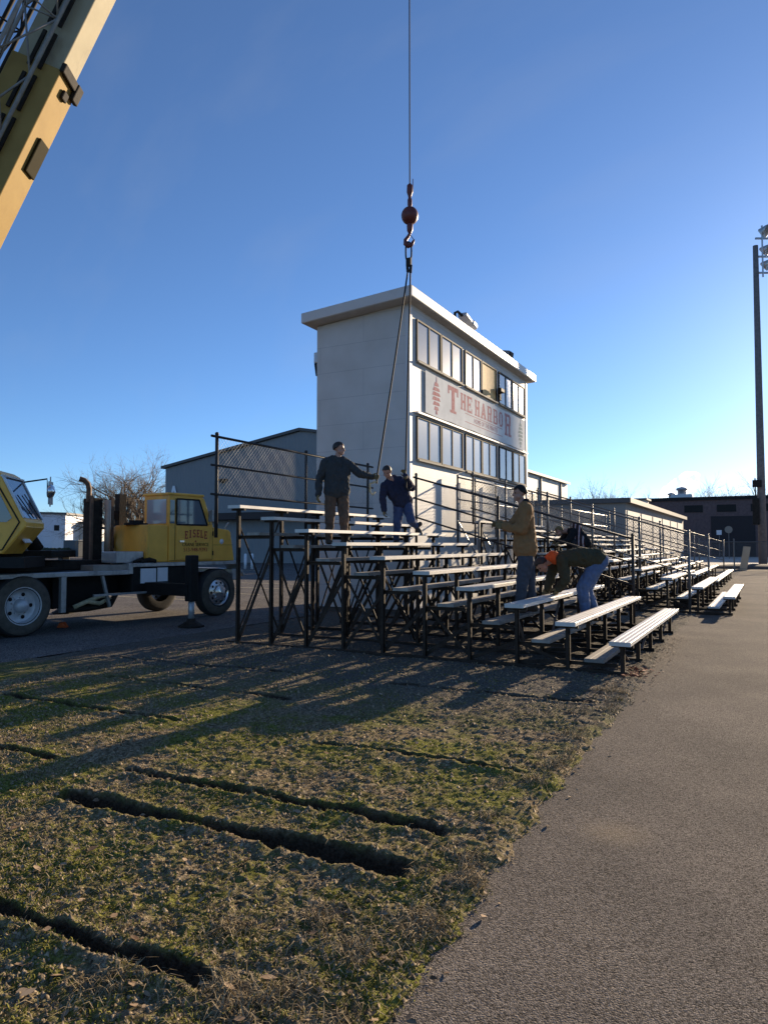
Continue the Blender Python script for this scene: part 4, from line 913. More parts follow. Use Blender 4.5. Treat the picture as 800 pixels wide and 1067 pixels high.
q = MB(); letters(q, 'EISELE', (-1.00, Y0c - .016, 1.72), (1, 0, 0), (0, 0, 1), (0, -.003, 0), .17, xs=.72, gap=1.0, arc=.05); q.build('lettering', M['red'], door)
q = MB(); text_prism(q, 'CRANE SERVICE', (-.70, Y0c - .019, 1.575), (1, 0, 0), (0, 0, 1), .105, w=.001); q.build('lettering', M['black'], door)
q = MB(); text_prism(q, '513-948-9393', (-.70, Y0c - .019, 1.46), (1, 0, 0), (0, 0, 1), .12, w=.001); q.build('lettering', M['red'], door)
q = MB(); q.prism([(math.cos(math.pi / 2 + k * math.pi / 5) * (.03 if k % 2 == 0 else .013), math.sin(math.pi / 2 + k * math.pi / 5) * (.03 if k % 2 == 0 else .013)) for k in range(10)], (-.70, Y0c - .015, 1.68), (1, 0, 0), (0, 0, 1), (0, -.004, 0)); q.build('star_mark', M['red'], door)
q = MB(); q.lathe([(0, .02), (.05, .015), (.06, 0)], (.08, Y0c, 1.68), (0, -1, 0), 12); q.build('side_lamp', M['paper'], cab, smooth=True)
q = MB(); q.tube([(.52, .2, 1.28), (.42, .2, 1.6), (.30, .15, 2.0), (.36, .1, 2.12)], .02, 6); q.build('grab_rail', M['silver'], cab)
q = MB(); q.bx(.49, .72, .08, 2.1, .78, 1.05); q.build('bumper', M['silver'], tk, bevel=.02)
q = MB()
for (x0, x1, z0, z1) in ((-1.262, -1.25, 1.28, 2.6), (-.205, -.193, 1.28, 1.99), (-1.40, -.2, 1.262, 1.272), (-.18, .44, 1.60, 1.606)): q.bx(x0, x1, Y0c - .003, Y0c + .01, z0, z1)
q.build('panel_seam', M['grease'], cab)
for z in (1.42, 1.86): q = MB(); q.tube([(-.20, Y0c - .02, z - .05), (-.20, Y0c - .02, z + .05)], .014, 8); q.build('hinge', M['grease'], cab)
q = MB(); q.beam((-.36, Y0c - .10, 2.15), (-.30, Y0c - .02, 2.05), .015, .015); q.box((-.36, Y0c - .13, 2.25), (.05, .14, .26)); q.build('wing_mirror', M['silver'], cab, bevel=.01)
# engine cover beside and behind the cab, rounded at its far end
q = MB(); prof = [(.05, 1.245), (.05, 2.02)]
prof += [(1.25 - .18 + .18 * math.sin(a), 2.02 - .18 + .18 * math.cos(a)) for a in np.linspace(0, math.pi / 2, 7)] + [(1.25 - .12 + .12 * math.cos(a), 1.245 + .12 - .12 * math.sin(a)) for a in np.linspace(0, math.pi / 2, 5)]
q.prism(prof, (-1.95, 0, 0), (0, 1, 0), (0, 0, 1), (.53, 0, 0)); q.build('engine_cover', M['yellow'], tk, bevel=.02)
q = MB(); q.bx(-1.41, .30, .88, 1.75, 1.24, 1.95); q.build('engine_cover', M['yellow'], tk, bevel=.03)
q = MB(); q.tube([(-1.85, .55, 2.02), (-1.85, .55, 2.06)], .24, 16); q.tube([(-1.85, .55, 2.06), (-1.85, .55, 2.12)], .15, 14); q.build('air_cleaner', M['black'], tk)
q = MB(); q.bx(-2.62, -1.98, .12, .62, 1.11 + .13, 1.47); q.build('tool_box', M['silver'], tk, bevel=.015)
q = MB(); q.tube([(-2.1, .06, 1.26), (-1.9, .04, 1.30), (-1.75, .05, 1.26)], .05, 8); q.tube([(-2.25, .08, 1.25), (-2.05, .05, 1.33)], .03, 8); q.build('shackle', M['grease'], tk, smooth=True)
# radiator / exhaust stack and boom rest
q = MB(); q.bx(-2.52, -2.30, 1.05, 1.42, 1.1, 2.58); st = q.build('engine_housing', M['grease'], tk, bevel=.02)
q = MB(); q.bx(-2.62, -2.57, .98, 1.04, 1.1, 2.62); q.build('upright', M['rust'], st); q = MB(); q.bx(-2.14, -2.08, .98, 1.06, 1.1, 2.60); q.build('upright', M['rust'], st)
q = MB(); q.tube([(-2.24, .97, 1.3), (-2.24, .97, 2.54)], .065, 12); q.build('exhaust_pipe', M['muffler'], st, smooth=True)
q = MB(); q.tube([(-2.50, 1.25, 2.5), (-2.50, 1.25, 2.78), (-2.52, 1.26, 2.88), (-2.58, 1.3, 2.95), (-2.66, 1.35, 2.98)], .055, 12, False); q.build('exhaust_stack', M['rust'], st, smooth=True)
q = MB()
q.bx(-1.86, -1.70, 1.1, 1.26, 1.1, 2.70); q.bx(-2.1, -1.7, 1.13, 1.23, 2.15, 2.33); q.beam((-2.12, 1.16, 1.2), (-1.8, 1.2, 2.1), .07, .06); q.beam((-1.8, 1.16, 1.2), (-2.12, 1.2, 2.1), .07, .05)
q.build('boom_rest', M['grease'], tk)
q = MB(); q.bx(-4.4, -2.2, .7, 1.6, 1.108, 1.30); q.bx(-4.9, -3.6, .5, 1.3, 1.108, 1.2); q.build('winch_bed', M['grease'], tk, bevel=.02)
q = MB(); q.bx(-3.15, -2.40, .09, .5, 1.105, 1.21); q.build('timber', M['plank'], tk)
# wheels
def wheel(x, y, side, polished, r=.535, dual=False):
    s = side; w = MB(); wd = .28
    w.lathe([(.30, .015), (.34, .0), (.44, -.005), (.505, .02), (r - .005, .05), (r, .09), (r, wd - .05), (r - .02, wd - .01), (.44, wd + .01), (.30, wd)], (x, y, r), (0, s, 0), 40)
    if dual: w.lathe([(.30, .34), (.44, .33), (r - .02, .36), (r, .40), (r, .57), (r - .02, .60), (.44, .62), (.30, .6)], (x, y, r), (0, s, 0), 32)
    t = w.build('wheel', M['rubber'], tk, smooth=True)
    q = MB(); q.lathe([(.335, -.004), (.44, -.009), (.50, .016), (.528, .048)], (x, y, r), (0, s, 0), 40); q.build('sidewall', M['rubberdust'], t, smooth=True)
    q = MB()
    if polished:
        q.lathe([(.315, .02), (.30, .03), (.285, .05), (.25, .035), (.16, .01), (.15, -.03), (.10, -.05), (.0, -.06)], (x, y, r), (0, s, 0), 32)
    else:
        q.lathe([(.335, .0), (.32, .0), (.30, .03), (.285, .13), (.25, .15), (.12, .13), (.11, .02), (.08, -.01), (0, -.02)], (x, y, r), (0, s, 0), 32)
    rim = q.build('rim', M['chrome'] if polished else M['rimgrey'], t, smooth='auto')
    h = MB()
    for k in range(10):
        a = 6.283 * k / 10
        if polished: h.ball((x + .215 * math.cos(a), y + s * .024, r + .215 * math.sin(a)), (.03, .012, .03), 8, 6)
        else:
            if k % 2 == 0: h.ball((x + .205 * math.cos(a), y + s * .136, r + .205 * math.sin(a)), (.035, .014, .035), 8, 6)
    h.build('hand_hole', M['black'], t)
    h = MB()
    for k in range(10):
        a = 6.283 * (k + .5) / 10; rr_ = .17 if polished else .15; yy = -.005 if polished else .115
        h.tube([(x + rr_ * math.cos(a), y + s * (yy + .03), r + rr_ * math.sin(a)), (x + rr_ * math.cos(a), y + s * (yy - .03), r + rr_ * math.sin(a))], .014, 6)
    h.build('lug_nut', M['chrome'] if polished else M['rimgrey'], t)
wheel(0, 0, 1, True); wheel(0, 2.3, -1, True); wheel(-4.56, 0, 1, False, dual=True); wheel(-4.56, 2.3, -1, False, dual=True); wheel(-5.9, 0, 1, False, dual=True); wheel(-5.9, 2.3, -1, False, dual=True)
q = MB(); q.tube([(0, .3, .535), (0, 2.0, .535)], .07, 8); q.build('axle', M['black'], tk); q = MB(); q.tube([(-4.56, .6, .535), (-4.56, 1.7, .535)], .09, 8); q.build('axle', M['black'], tk)
# outriggers (near side extended)
def outrig(x, ye, s):
    q = MB(); q.bx(x - .12, x + .12, min(1.1, ye), max(1.1, ye), .60, .84); o_ = q.build('outrigger', M['black'], tk, bevel=.01)
    q = MB(); q.bx(x - .10, x + .10, ye - .09, ye + .09, .50, 1.40); q.build('jack', M['black'], o_, bevel=.02)
    q = MB(); q.tube([(x, ye, .1), (x, ye, .55)], .06, 12); q.build('jack_rod', M['silver'], o_, smooth=True)
    q = MB(); q.lathe([(.25, 0), (.25, .03), (.20, .05), (.09, .12), (.075, .17), (0, .17)], (x, ye, .0), n=8); q.build('foot_pad', M['grease'], o_)
outrig(-1.88, -1.22, 1); outrig(-1.62, 3.5, -1)
q = MB(); q.bx(-3.2, -1.9, -.02, .02, .62, .66); q.build('step_rail', M['silver'], tk)

# superstructure
HB = V((.80, .60, 0)); NB = V((-.60, .80, 0)); Cw = V((-13.15, 8.47, 0))
q = MB(); c = loc(Cw); q.lathe([(0, ZD + .01), (.75, ZD + .01), (.75, ZD + .16), (.62, ZD + .16), (.62, ZD + .26), (0, ZD + .26)], (c.x, c.y, 0), n=28); q.build('turntable', M['grease'], tk, smooth='auto')
hbl, nbl = locd(HB), locd(NB); zz = V((0, 0, 1))
def fr(o, a, l, z): return loc(o) + hbl * a + nbl * l + zz * z
def rbox(mb, o, a0, a1, l0, l1, z0, z1):
    mb.box(fr(o, (a0 + a1) / 2, (l0 + l1) / 2, (z0 + z1) / 2), (a1 - a0, l1 - l0, z1 - z0), Matrix((hbl, nbl, zz)).transposed())
CB = V((-11.02, 7.68, 0)) + RT * .16       # near front corner of the operator cab (right side, nose)
sup = MB(); rbox(sup, Cw, -2.6, 1.5, -.85, .75, 1.36, 1.50); rbox(sup, Cw, -1.6, .3, -.28, -.18, 1.5, 1.9); rbox(sup, Cw, -1.6, .3, .12, .22, 1.5, 1.9); rbox(sup, Cw, -3.2, -2.0, -1.0, 1.0, 1.2, 2.1)
ss = sup.build('superstructure', M['grease'], tk, bevel=.02)
sup = MB(); rbox(sup, CB, -1.7, .02, -.1, 1.0, 1.22, 1.40); sup.build('cab_platform', M['black'], tk)
prof = [(-1.55, 1.45), (-1.55, 2.80), (-1.50, 2.86), (-.52, 2.86), (-.42, 2.80), (-.03, 2.02), (.0, 1.98), (.0, 1.90), (-.36, 1.45)]
CWID = .98
q = MB(); q.prism(prof, loc(CB), hbl, zz, nbl * CWID); oc = q.build('operator_cab', M['yellow'], tk, bevel=.025)
q = MB()   # windshield, sits on the sloping front
w0, w1 = V((-.395, 2.75, 0)), V((-.045, 2.05, 0)); dn = (w1 - w0).normalized(); nr = V((-dn.y, dn.x, 0)) * 1
if nr.x < 0: nr = -nr
def fp(a, l): return fr(CB, a.x, l, a.y)
A = [fp(w0 + nr * .008, .08), fp(w1 + nr * .008, .08), fp(w1 + nr * .008, CWID - .08), fp(w0 + nr * .008, CWID - .08)]
B = [fp(w0 - nr * .01, .08), fp(w1 - nr * .01, .08), fp(w1 - nr * .01, CWID - .08), fp(w0 - nr * .01, CWID - .08)]
q.add(A + B, [(0, 1, 2, 3), (7, 6, 5, 4), (0, 4, 5, 1), (1, 5, 6, 2), (2, 6, 7, 3), (3, 7, 4, 0)]); q.build('windshield', M['cabglass'], oc)
q = MB()
for l in (.03, CWID - .03): q.beam(fp(w0 + nr * .012, l), fp(w1 + nr * .012, l), .07, .03)
q.beam(fp(w0 + nr * .012, .0), fp(w0 + nr * .012, CWID), .06, .03); q.build('windshield_frame', M['galv'], oc)
q = MB(); q.beam(fp(w1 + nr * .03, .45), fp(w0.lerp(w1, .45) + nr * .03, .2), .015, .012); q.beam(fp(w1 + nr * .03, .8), fp(w0.lerp(w1, .4) + nr * .03, .6), .015, .012); q.build('wiper', M['black'], oc)
q = MB(); q.prism([(-1.45, 2.05), (-1.45, 2.72), (-.62, 2.72), (-.52, 2.66), (-.22, 2.05), (-.30, 1.98), (-1.40, 1.98)], loc(CB) - nbl * .008, hbl, zz, nbl * .016); q.build('side_window', M['cabglass'], oc)
q = MB(); pl = [(-1.47, 1.52), (-1.47, 2.78), (-.55, 2.78), (-.10, 1.98), (-.36, 1.52)]
for i in range(5): a, b = pl[i], pl[(i + 1) % 5]; q.beam(fr(CB, a[0], -.006, a[1]), fr(CB, b[0], -.006, b[1]), .03, .018)
q.build('door_seal', M['black'], oc)
q = MB(); q.prism([(.004, 1.90), (-.356, 1.45), (-.362, 1.462), (.0, 1.912)], loc(CB) + nbl * .02, hbl, zz, nbl * (CWID - .04)); q.build('nose_panel', M['yellow'], oc)
q = MB(); q.box(fr(CB, -.155, .50, 1.70), (.02, .34, .16), Matrix.Rotation(R(-39), 3, nbl) @ Matrix((hbl, nbl, zz)).transposed()); q.build('decal', M['paper'], oc)
q = MB(); q.tube([fr(CB, -.4, CWID, 2.72), fr(CB, .0, CWID + .10, 2.80), fr(CB, .0, CWID + .14, 2.60)], .015, 6); mr_ = q.build('mirror', M['black'], oc)
q = MB(); q.lathe([(0, .0), (.12, .02), (.13, .05), (.10, .1), (0, .14)], fr(CB, .0, CWID + .14, 2.58), locd(HB + V((0, 0, -.1))), 16); q.build('work_lamp', M['chrome'], mr_, smooth=True)
q = MB(); q.tube([fr(CB, .03, CWID + .2, 2.30), fr(CB, .03, CWID + .2, 2.85)], .012, 6); q.box(fr(CB, .03, CWID + .22, 2.55), (.03, .2, .42), Matrix((hbl, nbl, zz)).transposed()); q.build('mirror_head', M['silver'], mr_)

# boom: from the tip above the hook back along the line seen in the photograph
HOOK = at_d(427, 275, 13.6); HX, HY = HOOK.x, HOOK.y
pa, pb2 = ray(-15, 200), ray(84, 0); npl = pa.cross(pb2)      # plane of the eye and the boom axis
E = V((0, 0, EYE))
zt = E.z - (npl.x * HX + npl.y * HY) / npl.z
TIP = V((HX, HY, zt))
piv = None
k = 0.0; bestk = None
for i in range(2000):
    k = i * .01; x, y = HX - .8 * k, HY - .6 * k; z = E.z - (npl.x * x + npl.y * y) / npl.z
    if z < 2.5: piv = V((x, y, z)); break
print('BOOM tip', TIP, 'pivot', piv)
D = (TIP - piv).normalized(); L = (TIP - piv).length
hb = V((TIP.x - piv.x, TIP.y - piv.y, 0)).normalized(); rn = V((hb.y, -hb.x, 0)); un = (hb - D * hb.dot(D)).normalized()
ROLL = R(7); U_ = un * math.cos(ROLL) + rn * math.sin(ROLL); S_ = rn * math.cos(ROLL) - un * math.sin(ROLL)    # underside and right side normals
def bp(a, s, u): return loc(piv + D * a + S_ * s + U_ * u)
def bbox(mb, a0, a1, s0, s1, u0, u1):
    mb.add([bp(a, s, u) for a in (a0, a1) for s in (s0, s1) for u in (u0, u1)], [(0, 1, 3, 2), (4, 6, 7, 5), (0, 4, 5, 1), (2, 3, 7, 6), (0, 2, 6, 4), (1, 5, 7, 3)])
def along(px, py):    # boom parameter at an image point
    r = ray(px, py); n = r.cross(UP.cross(r)); 
    best = min(range(0, 3200), key=lambda i: abs((lambda q: (q - E).dot(FW) and CY - (q - E).dot(UP) / (q - E).dot(FW) * F - py)(piv + D * (i * .01)))); return best * .01
aj = along(60, 75)
bw, bh = .33, .47
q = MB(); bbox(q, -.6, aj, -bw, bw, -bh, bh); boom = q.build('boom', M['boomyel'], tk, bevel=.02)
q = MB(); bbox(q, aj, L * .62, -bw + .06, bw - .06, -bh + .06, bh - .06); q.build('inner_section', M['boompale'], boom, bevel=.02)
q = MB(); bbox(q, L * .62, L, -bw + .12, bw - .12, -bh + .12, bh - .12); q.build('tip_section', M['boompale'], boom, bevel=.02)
q = MB(); bbox(q, aj - .2, aj + .12, -bw - .05, -bw + .17, bh + .002, bh + .09); bbox(q, aj - .36, aj - .2, -.10, .08, bh + .002, bh + .06); bbox(q, aj - .05, aj + .12, -bw - .04, bw + .04, bh - .02, bh + .07); q.build('wear_pad', M['grease'], boom, bevel=.02)
a2 = along(22, 150)
q = MB(); bbox(q, a2 - .36, a2 + .30, -.26, .08, bh + .002, bh + .05); q.build('jib_bracket', mat('olive_bracket', (.030, .024, .009), .8, spec=.1), boom, bevel=.02)
# lengthwise ribs and rods on the shaded side
for s_, u_ in ((bw + .03, -.08), (bw + .03, .12)):
    q = MB(); a = -.4
    while a < aj + 6: bbox(q, a, a + .7, s_ - .028, s_ + .01, u_ - .03, u_ + .03); a += .85
    q.build('side_rib', M['grease'], boom)
# lattice jib stowed along the right side
jb = MB(); ch = [(bw + .15, .12), (bw + .15, -.50), (bw + .55, -.30)]
jA, jB = -.2, L * .55
r_ = MB()
for i, (s, u) in enumerate(ch):
    r_.tube([bp(jA, s, u), bp(jB, s, u)], .035, 8)
M['lattice'] = mat('lattice_grey_paint', (.26, .24, .21), .6, 0, .2, 6, spec=.3)
jib = r_.build('lattice_jib', M['lattice'], boom, smooth=True)
lc = MB(); a = jA; i = 0; st_ = 1.15
while a < jB - st_:
    for (p, q_) in ((0, 1), (1, 2), (2, 0)):
        p0, p1 = (p, q_) if i % 2 else (q_, p)
        lc.tube([bp(a, *ch[p0]), bp(a + st_, *ch[p1])], .019, 6)
        if i % 2 == 0: lc.tube([bp(a, *ch[p]), bp(a, *ch[q_])], .016, 6)
    a += st_; i += 1
lc.build('lacing', M['lattice'], jib, smooth=True)
# second dark lattice on the far upper side
r_ = MB(); ch = [(.0, -bh - .25), (.40, -bh - .95), (-.40, -bh - .95)]
for (s, u) in ch: r_.tube([bp(1.0, s, u), bp(L * .6, s, u)], .04, 8)
j2 = r_.build('lattice_jib', M['grease'], boom, smooth=True)
lc = MB(); a = 1.0; i = 0
while a < L * .6 - 1.3:
    for (p, q_) in ((0, 1), (1, 2), (2, 0)):
        p0, p1 = (p, q_) if i % 2 else (q_, p)
        lc.tube([bp(a, *ch[p0]), bp(a + 1.3, *ch[p1])], .02, 6); lc.tube([bp(a, *ch[p]), bp(a, *ch[q_])], .018, 6)
    a += 1.3; i += 1
lc.build('lacing', M['grease'], j2, smooth=True)
# lift cylinder and tip sheaves
q = MB(); q.tube([fr(Cw, 1.0, -.03, 1.5), bp(2.2, 0, bh + .1)], .13, 12); q.build('lift_cylinder', M['grease'], boom, smooth=True)
q = MB(); q.lathe([(.0, -.12), (.30, -.12), (.26, -.05), (.26, .05), (.30, .12), (0, .12)], loc(TIP + hb * -.28 + V((0, 0, .1))), locd(rn), 20); q.build('sheave', M['grease'], boom)

# ================================================================== HOIST LINE, HOOK AND SLINGS
hk = thing('crane_hook', 'dark red headache ball and hook hanging on a single wire rope from the crane', 'crane hook', (HX, HY, 6.7))
def zpx(py): return at_d(427, py, 13.6).z
q = MB(); q.tube([(HX, HY, zpx(193)), (HX, HY, zt + .1)], .013, 6); q.build('wire_rope', M['rope'], hk)
q = MB(); q.tube([(HX + .05, HY + .03, zpx(186)), (HX + .05, HY + .03, zpx(200))], .008, 5); q.lathe([(.02, zpx(191)), (.055, zpx(193)), (.06, zpx(200)), (.035, zpx(204)), (.03, zpx(206)), (.045, zpx(208)), (.045, zpx(213)), (.03, zpx(218))], (HX, HY, 0), n=14); q.build('wedge_socket', M['hookred'], hk, smooth=True)
zb_ = zpx(224.5); q = MB(); q.ball((HX, HY, zb_), (.165, .165, .175), 24, 16); q.build('ball', M['hookred'], hk, smooth=True)
q = MB(); q.lathe([(.05, zpx(232)), (.06, zpx(235)), (.055, zpx(240)), (.03, zpx(243))], (HX, HY, 0), n=14); q.build('swivel', M['hookred'], hk, smooth=True)
q = MB(); hz = zpx(243); pts = []; rs = []
for (a, dz, r) in ((.0, .0, .026), (-.03, -.06, .032), (-.085, -.13, .038), (-.085, -.2, .045), (-.03, -.245, .05), (.03, -.225, .04), (.06, -.17, .03), (.085, -.12, .014)):
    pts.append(V((HX, HY, hz + dz)) + RT * a); rs.append(r)
q.tube(pts, rs, 10); q.tube([V((HX, HY, hz - .03)) + RT * .01, V((HX, HY, hz - .12)) + RT * .075], .008, 6); q.build('hook', M['hookred'], hk, smooth=True)
lk = thing('master_link', 'oblong steel master link hooked under the headache ball', 'lifting link', (HX, HY, 6.6))
q = MB(); lz0, lz1 = hz - .17, zpx(272); pts = []
for i in range(25):
    a = 6.2832 * i / 24; pts.append(V((HX, HY, (lz0 + lz1) / 2)) + RT * (-.025 + .055 * math.cos(a)) + V((0, 0, (lz0 - lz1) / 2 * math.copysign(abs(math.sin(a)) ** .6, math.sin(a)))))
q.tube(pts, .017, 8); q.build('ring', M['rope'], lk, smooth=True)
q = MB(); q.box(V((HX, HY, zpx(273))) - RT * .02, (.10, .06, .16)); q.tube([V((HX, HY, zpx(276))) - RT * .05, V((HX, HY, zpx(283))) - RT * .04], .03, 8); q.tube([V((HX, HY, zpx(276))) + RT * .02, V((HX, HY, zpx(284))) + RT * .01], .03, 8); q.build('shackle', M['rope'], lk)
SL0 = V((HX, HY, zpx(282))) - RT * .04; SL1 = V((HX, HY, zpx(283))) + RT * .01
HAND1 = at_d(392.5, 498, 12.55); HAND2 = at_d(422.5, 495, 13.75)
def sling(name, lab, a, b, hookz, sag):
    t = thing(name, lab, 'sling', b, 'lifting slings')
    pts = [a.lerp(b, i / 10) + V((0, 0, -sag * math.sin(math.pi * i / 10))) for i in range(11)]
    q = MB(); q.tube(pts, .017, 6); q.tube([b, b + V((.0, 0, -.10))], .016, 6); q.build('rope', M['rope'], t)
    e = b + V((0, 0, -.10)) + (-RT * .12 if hookz else RT * .01)
    q = MB(); q.tube([b + V((0, 0, -.06)), e, e + V((0, 0, -.14)), e + RT * .05 + V((0, 0, -.2)), e + RT * .09 + V((0, 0, -.14))], .018, 8); q.build('hook', M['stall'] if hookz else M['rope'], t, smooth=True)
sling('lifting_sling', 'slanting wire sling running down to the gloved hand of the man in the charcoal hoodie', SL0, HAND1, True, .06)
sling('lifting_sling', 'near vertical wire sling hanging down to the hand of the man in navy', SL1, HAND2, False, .0)
ck = MB(); p = at_d(64, 636, 14.0); p.z = .0
ck.prism([(-.09, 0), (.09, 0), (.02, .10), (-.04, .10)], p, RT, (0, 0, 1), F0 * .15)
tag(ck.build('wheel_chock', M['orange'], origin=p, bevel=.01), 'small orange wheel chock on the asphalt by the rear truck tyre', 'wheel chock')

# ================================================================== PEOPLE  (a = to the right in the photo, b = towards the camera, u = up, metres from the feet)
def capsule(mb, p, q, r0, r1, n=14, flat=None):
    p, q = V(p), V(q); d = q - p
    if d.length < 1e-5: mb.ball(p, r0, n, 8); return
    d.normalize(); pts, rs = [], []
    for k in range(4): a = math.pi / 2 * (1 - (k + .15) / 4.0); pts.append(p - d * r0 * math.sin(a)); rs.append(r0 * math.cos(a))
    m = 4
    for k in range(m + 1): pts.append(p.lerp(q, k / m)); rs.append(r0 + (r1 - r0) * k / m)
    for k in range(3, -1, -1): a = math.pi / 2 * (1 - (k + .15) / 4.0); pts.append(q + d * r1 * math.sin(a)); rs.append(r1 * math.cos(a))
    mb.tube(pts, rs, n)
def remeshed(mb, name, voxel, smooth_it=4):
    me = bpy.data.meshes.new('tmp'); me.from_pydata(mb.v, [], mb.f); me.update()
    b = bmesh.new(); b.from_mesh(me); bmesh.ops.recalc_face_normals(b, faces=b.faces); b.to_mesh(me); b.free()
    o = bpy.data.objects.new('tmp', me); COL.objects.link(o)
    r = o.modifiers.new('r', 'REMESH'); r.mode = 'VOXEL'; r.voxel_size = voxel
    s = o.modifiers.new('s', 'SMOOTH'); s.iterations = smooth_it; s.factor = .5
    dg = bpy.context.evaluated_depsgraph_get(); out = bpy.data.meshes.new_from_object(o.evaluated_get(dg)); out.name = name
    bpy.data.objects.remove(o); bpy.data.meshes.remove(me); return out
class Person:
    def __init__(s, label, base, sc=1.0, group=None):
        s.base = V(base); s.sc = sc; s.t = thing('person', label, 'person', base, group); s.pr = []
    def w(s, p): return s.base + (RT * p[0] - F0 * p[1] + V((0, 0, p[2]))) * s.sc
    def cap(s, p, q, r0, r1, m): s.pr.append((s.w(p), s.w(q), r0 * s.sc, r1 * s.sc, m))
    def limb(s, pts, rs, m):
        for i in range(len(pts) - 1): s.cap(pts[i], pts[i + 1], rs[i], rs[i + 1], m)
    def head(s, c, face, up=(0, 0, 1), skin=None):
        """face: direction in (a,b,u); builds skull, jaw, nose, brow, ears"""
        f = V(face).normalized(); u = V(up); u = (u - f * u.dot(f)).normalized(); l = u.cross(f); c = V(c)
        P = lambda x, y, z: tuple(c + f * x + l * y + u * z)
        s.hf = (c, f, l, u); k = 'skin'
        s.cap(P(-.018, 0, .03), P(.022, 0, .03), .079, .074, k); s.cap(P(.045, 0, -.045), P(.06, 0, -.08), .052, .034, k)     # skull, jaw
        s.cap(P(.03, .035, -.05), P(.03, -.035, -.05), .042, .042, k)
        s.cap(P(.092, 0, .012), P(.112, 0, -.022), .011, .016, k)                                                             # nose
        s.cap(P(.082, .03, .028), P(.082, -.03, .028), .013, .013, k); s.cap(P(.088, .014, -.056), P(.088, -.014, -.056), .012, .012, k)
        for sg in (1, -1): s.cap(P(-.005, sg * .078, .012), P(-.008, sg * .080, -.02), .016, .012, k)
        return P
    def hair(s, m, cap=None, cut=.02):
        c, f, l, u = s.hf; mb = MB(); vs = []; n, k_ = 20, 8
        Wd = lambda v: s.w(c + v)
        for i in range(k_ + 1):
            for j in range(n):
                az = 6.2832 * j / n; ca = math.cos(az)                  # az 0 = face
                low = math.radians(62 if ca > .55 else (82 if ca > .1 else (108 if ca > -.4 else 122)))
                t = low * i / k_; rr_ = 1.0
                vs.append(Wd(f * (math.sin(t) * ca * .103 - .004) + l * (math.sin(t) * math.sin(az) * .087) + u * (.03 + math.cos(t) * .094)))
        fs = [(i * n + j, i * n + (j + 1) % n, (i + 1) * n + (j + 1) % n, (i + 1) * n + j) for i in range(k_) for j in range(n)]
        mb.add(vs, fs); o = mb.build('hair' if not cap else cap, m, s.t, smooth=True)
        sd = o.modifiers.new('thick', 'SOLIDIFY'); sd.thickness = .012; sd.offset = 0
        if cap == 'cap':
            b = MB(); pts = []
            for (x, y) in ((.07, -.07), (.12, -.065), (.165, -.03), (.175, 0), (.165, .03), (.12, .065), (.07, .07)): pts.append((x, y))
            b.prism(pts, s.w(c + u * .062), (s.w(f) - s.base), (s.w(l) - s.base), (s.w(u) - s.base) * .012 - (s.w(f) - s.base) * .004); b.build('cap_brim', m, o, bevel=.003)
        e = MB()
        for sg in (1, -1): e.ball(Wd(f * .083 + l * sg * .031 + u * .010), .011, 8, 6)
        e.build('eyes', M['black'], s.t, smooth=True)
        return o
    def glove(s, wrist, direction, palm, m='glove', curl=.9, thumb_side=1):
        """a gloved hand: palm, four unequal curled fingers, thumb"""
        d = V(direction).normalized(); pn = V(palm); pn = (pn - d * pn.dot(d)).normalized(); sd = d.cross(pn) * thumb_side; wv = V(wrist)
        mb = MB(); G = lambda x, y, z: s.w(wv + d * x + sd * y + pn * z)
        for y in (-.024, 0, .024): capsule(mb, G(.0, y * .7, 0), G(.085, y, 0), .024 * s.sc, .019 * s.sc, 10)
        capsule(mb, G(-.05, 0, 0), G(.01, 0, 0), .036 * s.sc, .032 * s.sc, 10)
        for i, (y, ln) in enumerate(((.033, .075), (.011, .085), (-.011, .08), (-.033, .062))):
            p = V((.09, y, 0)); a = 0.25
            for sg in range(3):
                a += curl * (.55 if sg else .35); q_ = p + V((math.cos(a), 0, math.sin(a))) * ln * (.42, .33, .25)[sg]
                capsule(mb, G(*p), G(*q_), (.0115 - .001 * sg) * s.sc, (.0108 - .001 * sg) * s.sc, 8); p = q_
        p = V((.02, .034, .006)); q1 = V((.055, .058, .024)); q2 = V((.085, .056, .046))
        capsule(mb, G(*p), G(*q1), .015 * s.sc, .013 * s.sc, 8); capsule(mb, G(*q1), G(*q2), .013 * s.sc, .010 * s.sc, 8)
        me = remeshed(mb, 'glove', .0055, 2); o0 = ORI[s.t.name]
        me.transform(Matrix.Translation(-o0)); me.materials.clear(); me.materials.append(M[m]); me.polygons.foreach_set('use_smooth', [True] * len(me.polygons))
        o = bpy.data.objects.new('glove', me); COL.objects.link(o); o.parent = s.t
    def boots(s, foot, direction, m='boot'):
        d = V(direction).normalized(); f = V(foot); up = V((0, 0, 1)); mb = MB(); sd = d.cross(up).normalized()
        up2 = sd.cross(d).normalized()
        P = lambda x, z: s.w(f + d * x + up2 * z)
        capsule(mb, P(-.03, .02), P(-.01, .10), .052, .048, 12); capsule(mb, P(-.06, -.015), P(.10, -.012), .046, .048, 12); capsule(mb, P(.06, -.012), P(.155, -.02), .048, .036, 12)
        me = remeshed(mb, 'boot', .010, 3); me.transform(Matrix.Translation(-ORI[s.t.name])); me.materials.clear(); me.materials.append(M[m]); me.polygons.foreach_set('use_smooth', [True] * len(me.polygons))
        o = bpy.data.objects.new('boot', me); COL.objects.link(o); o.parent = s.t
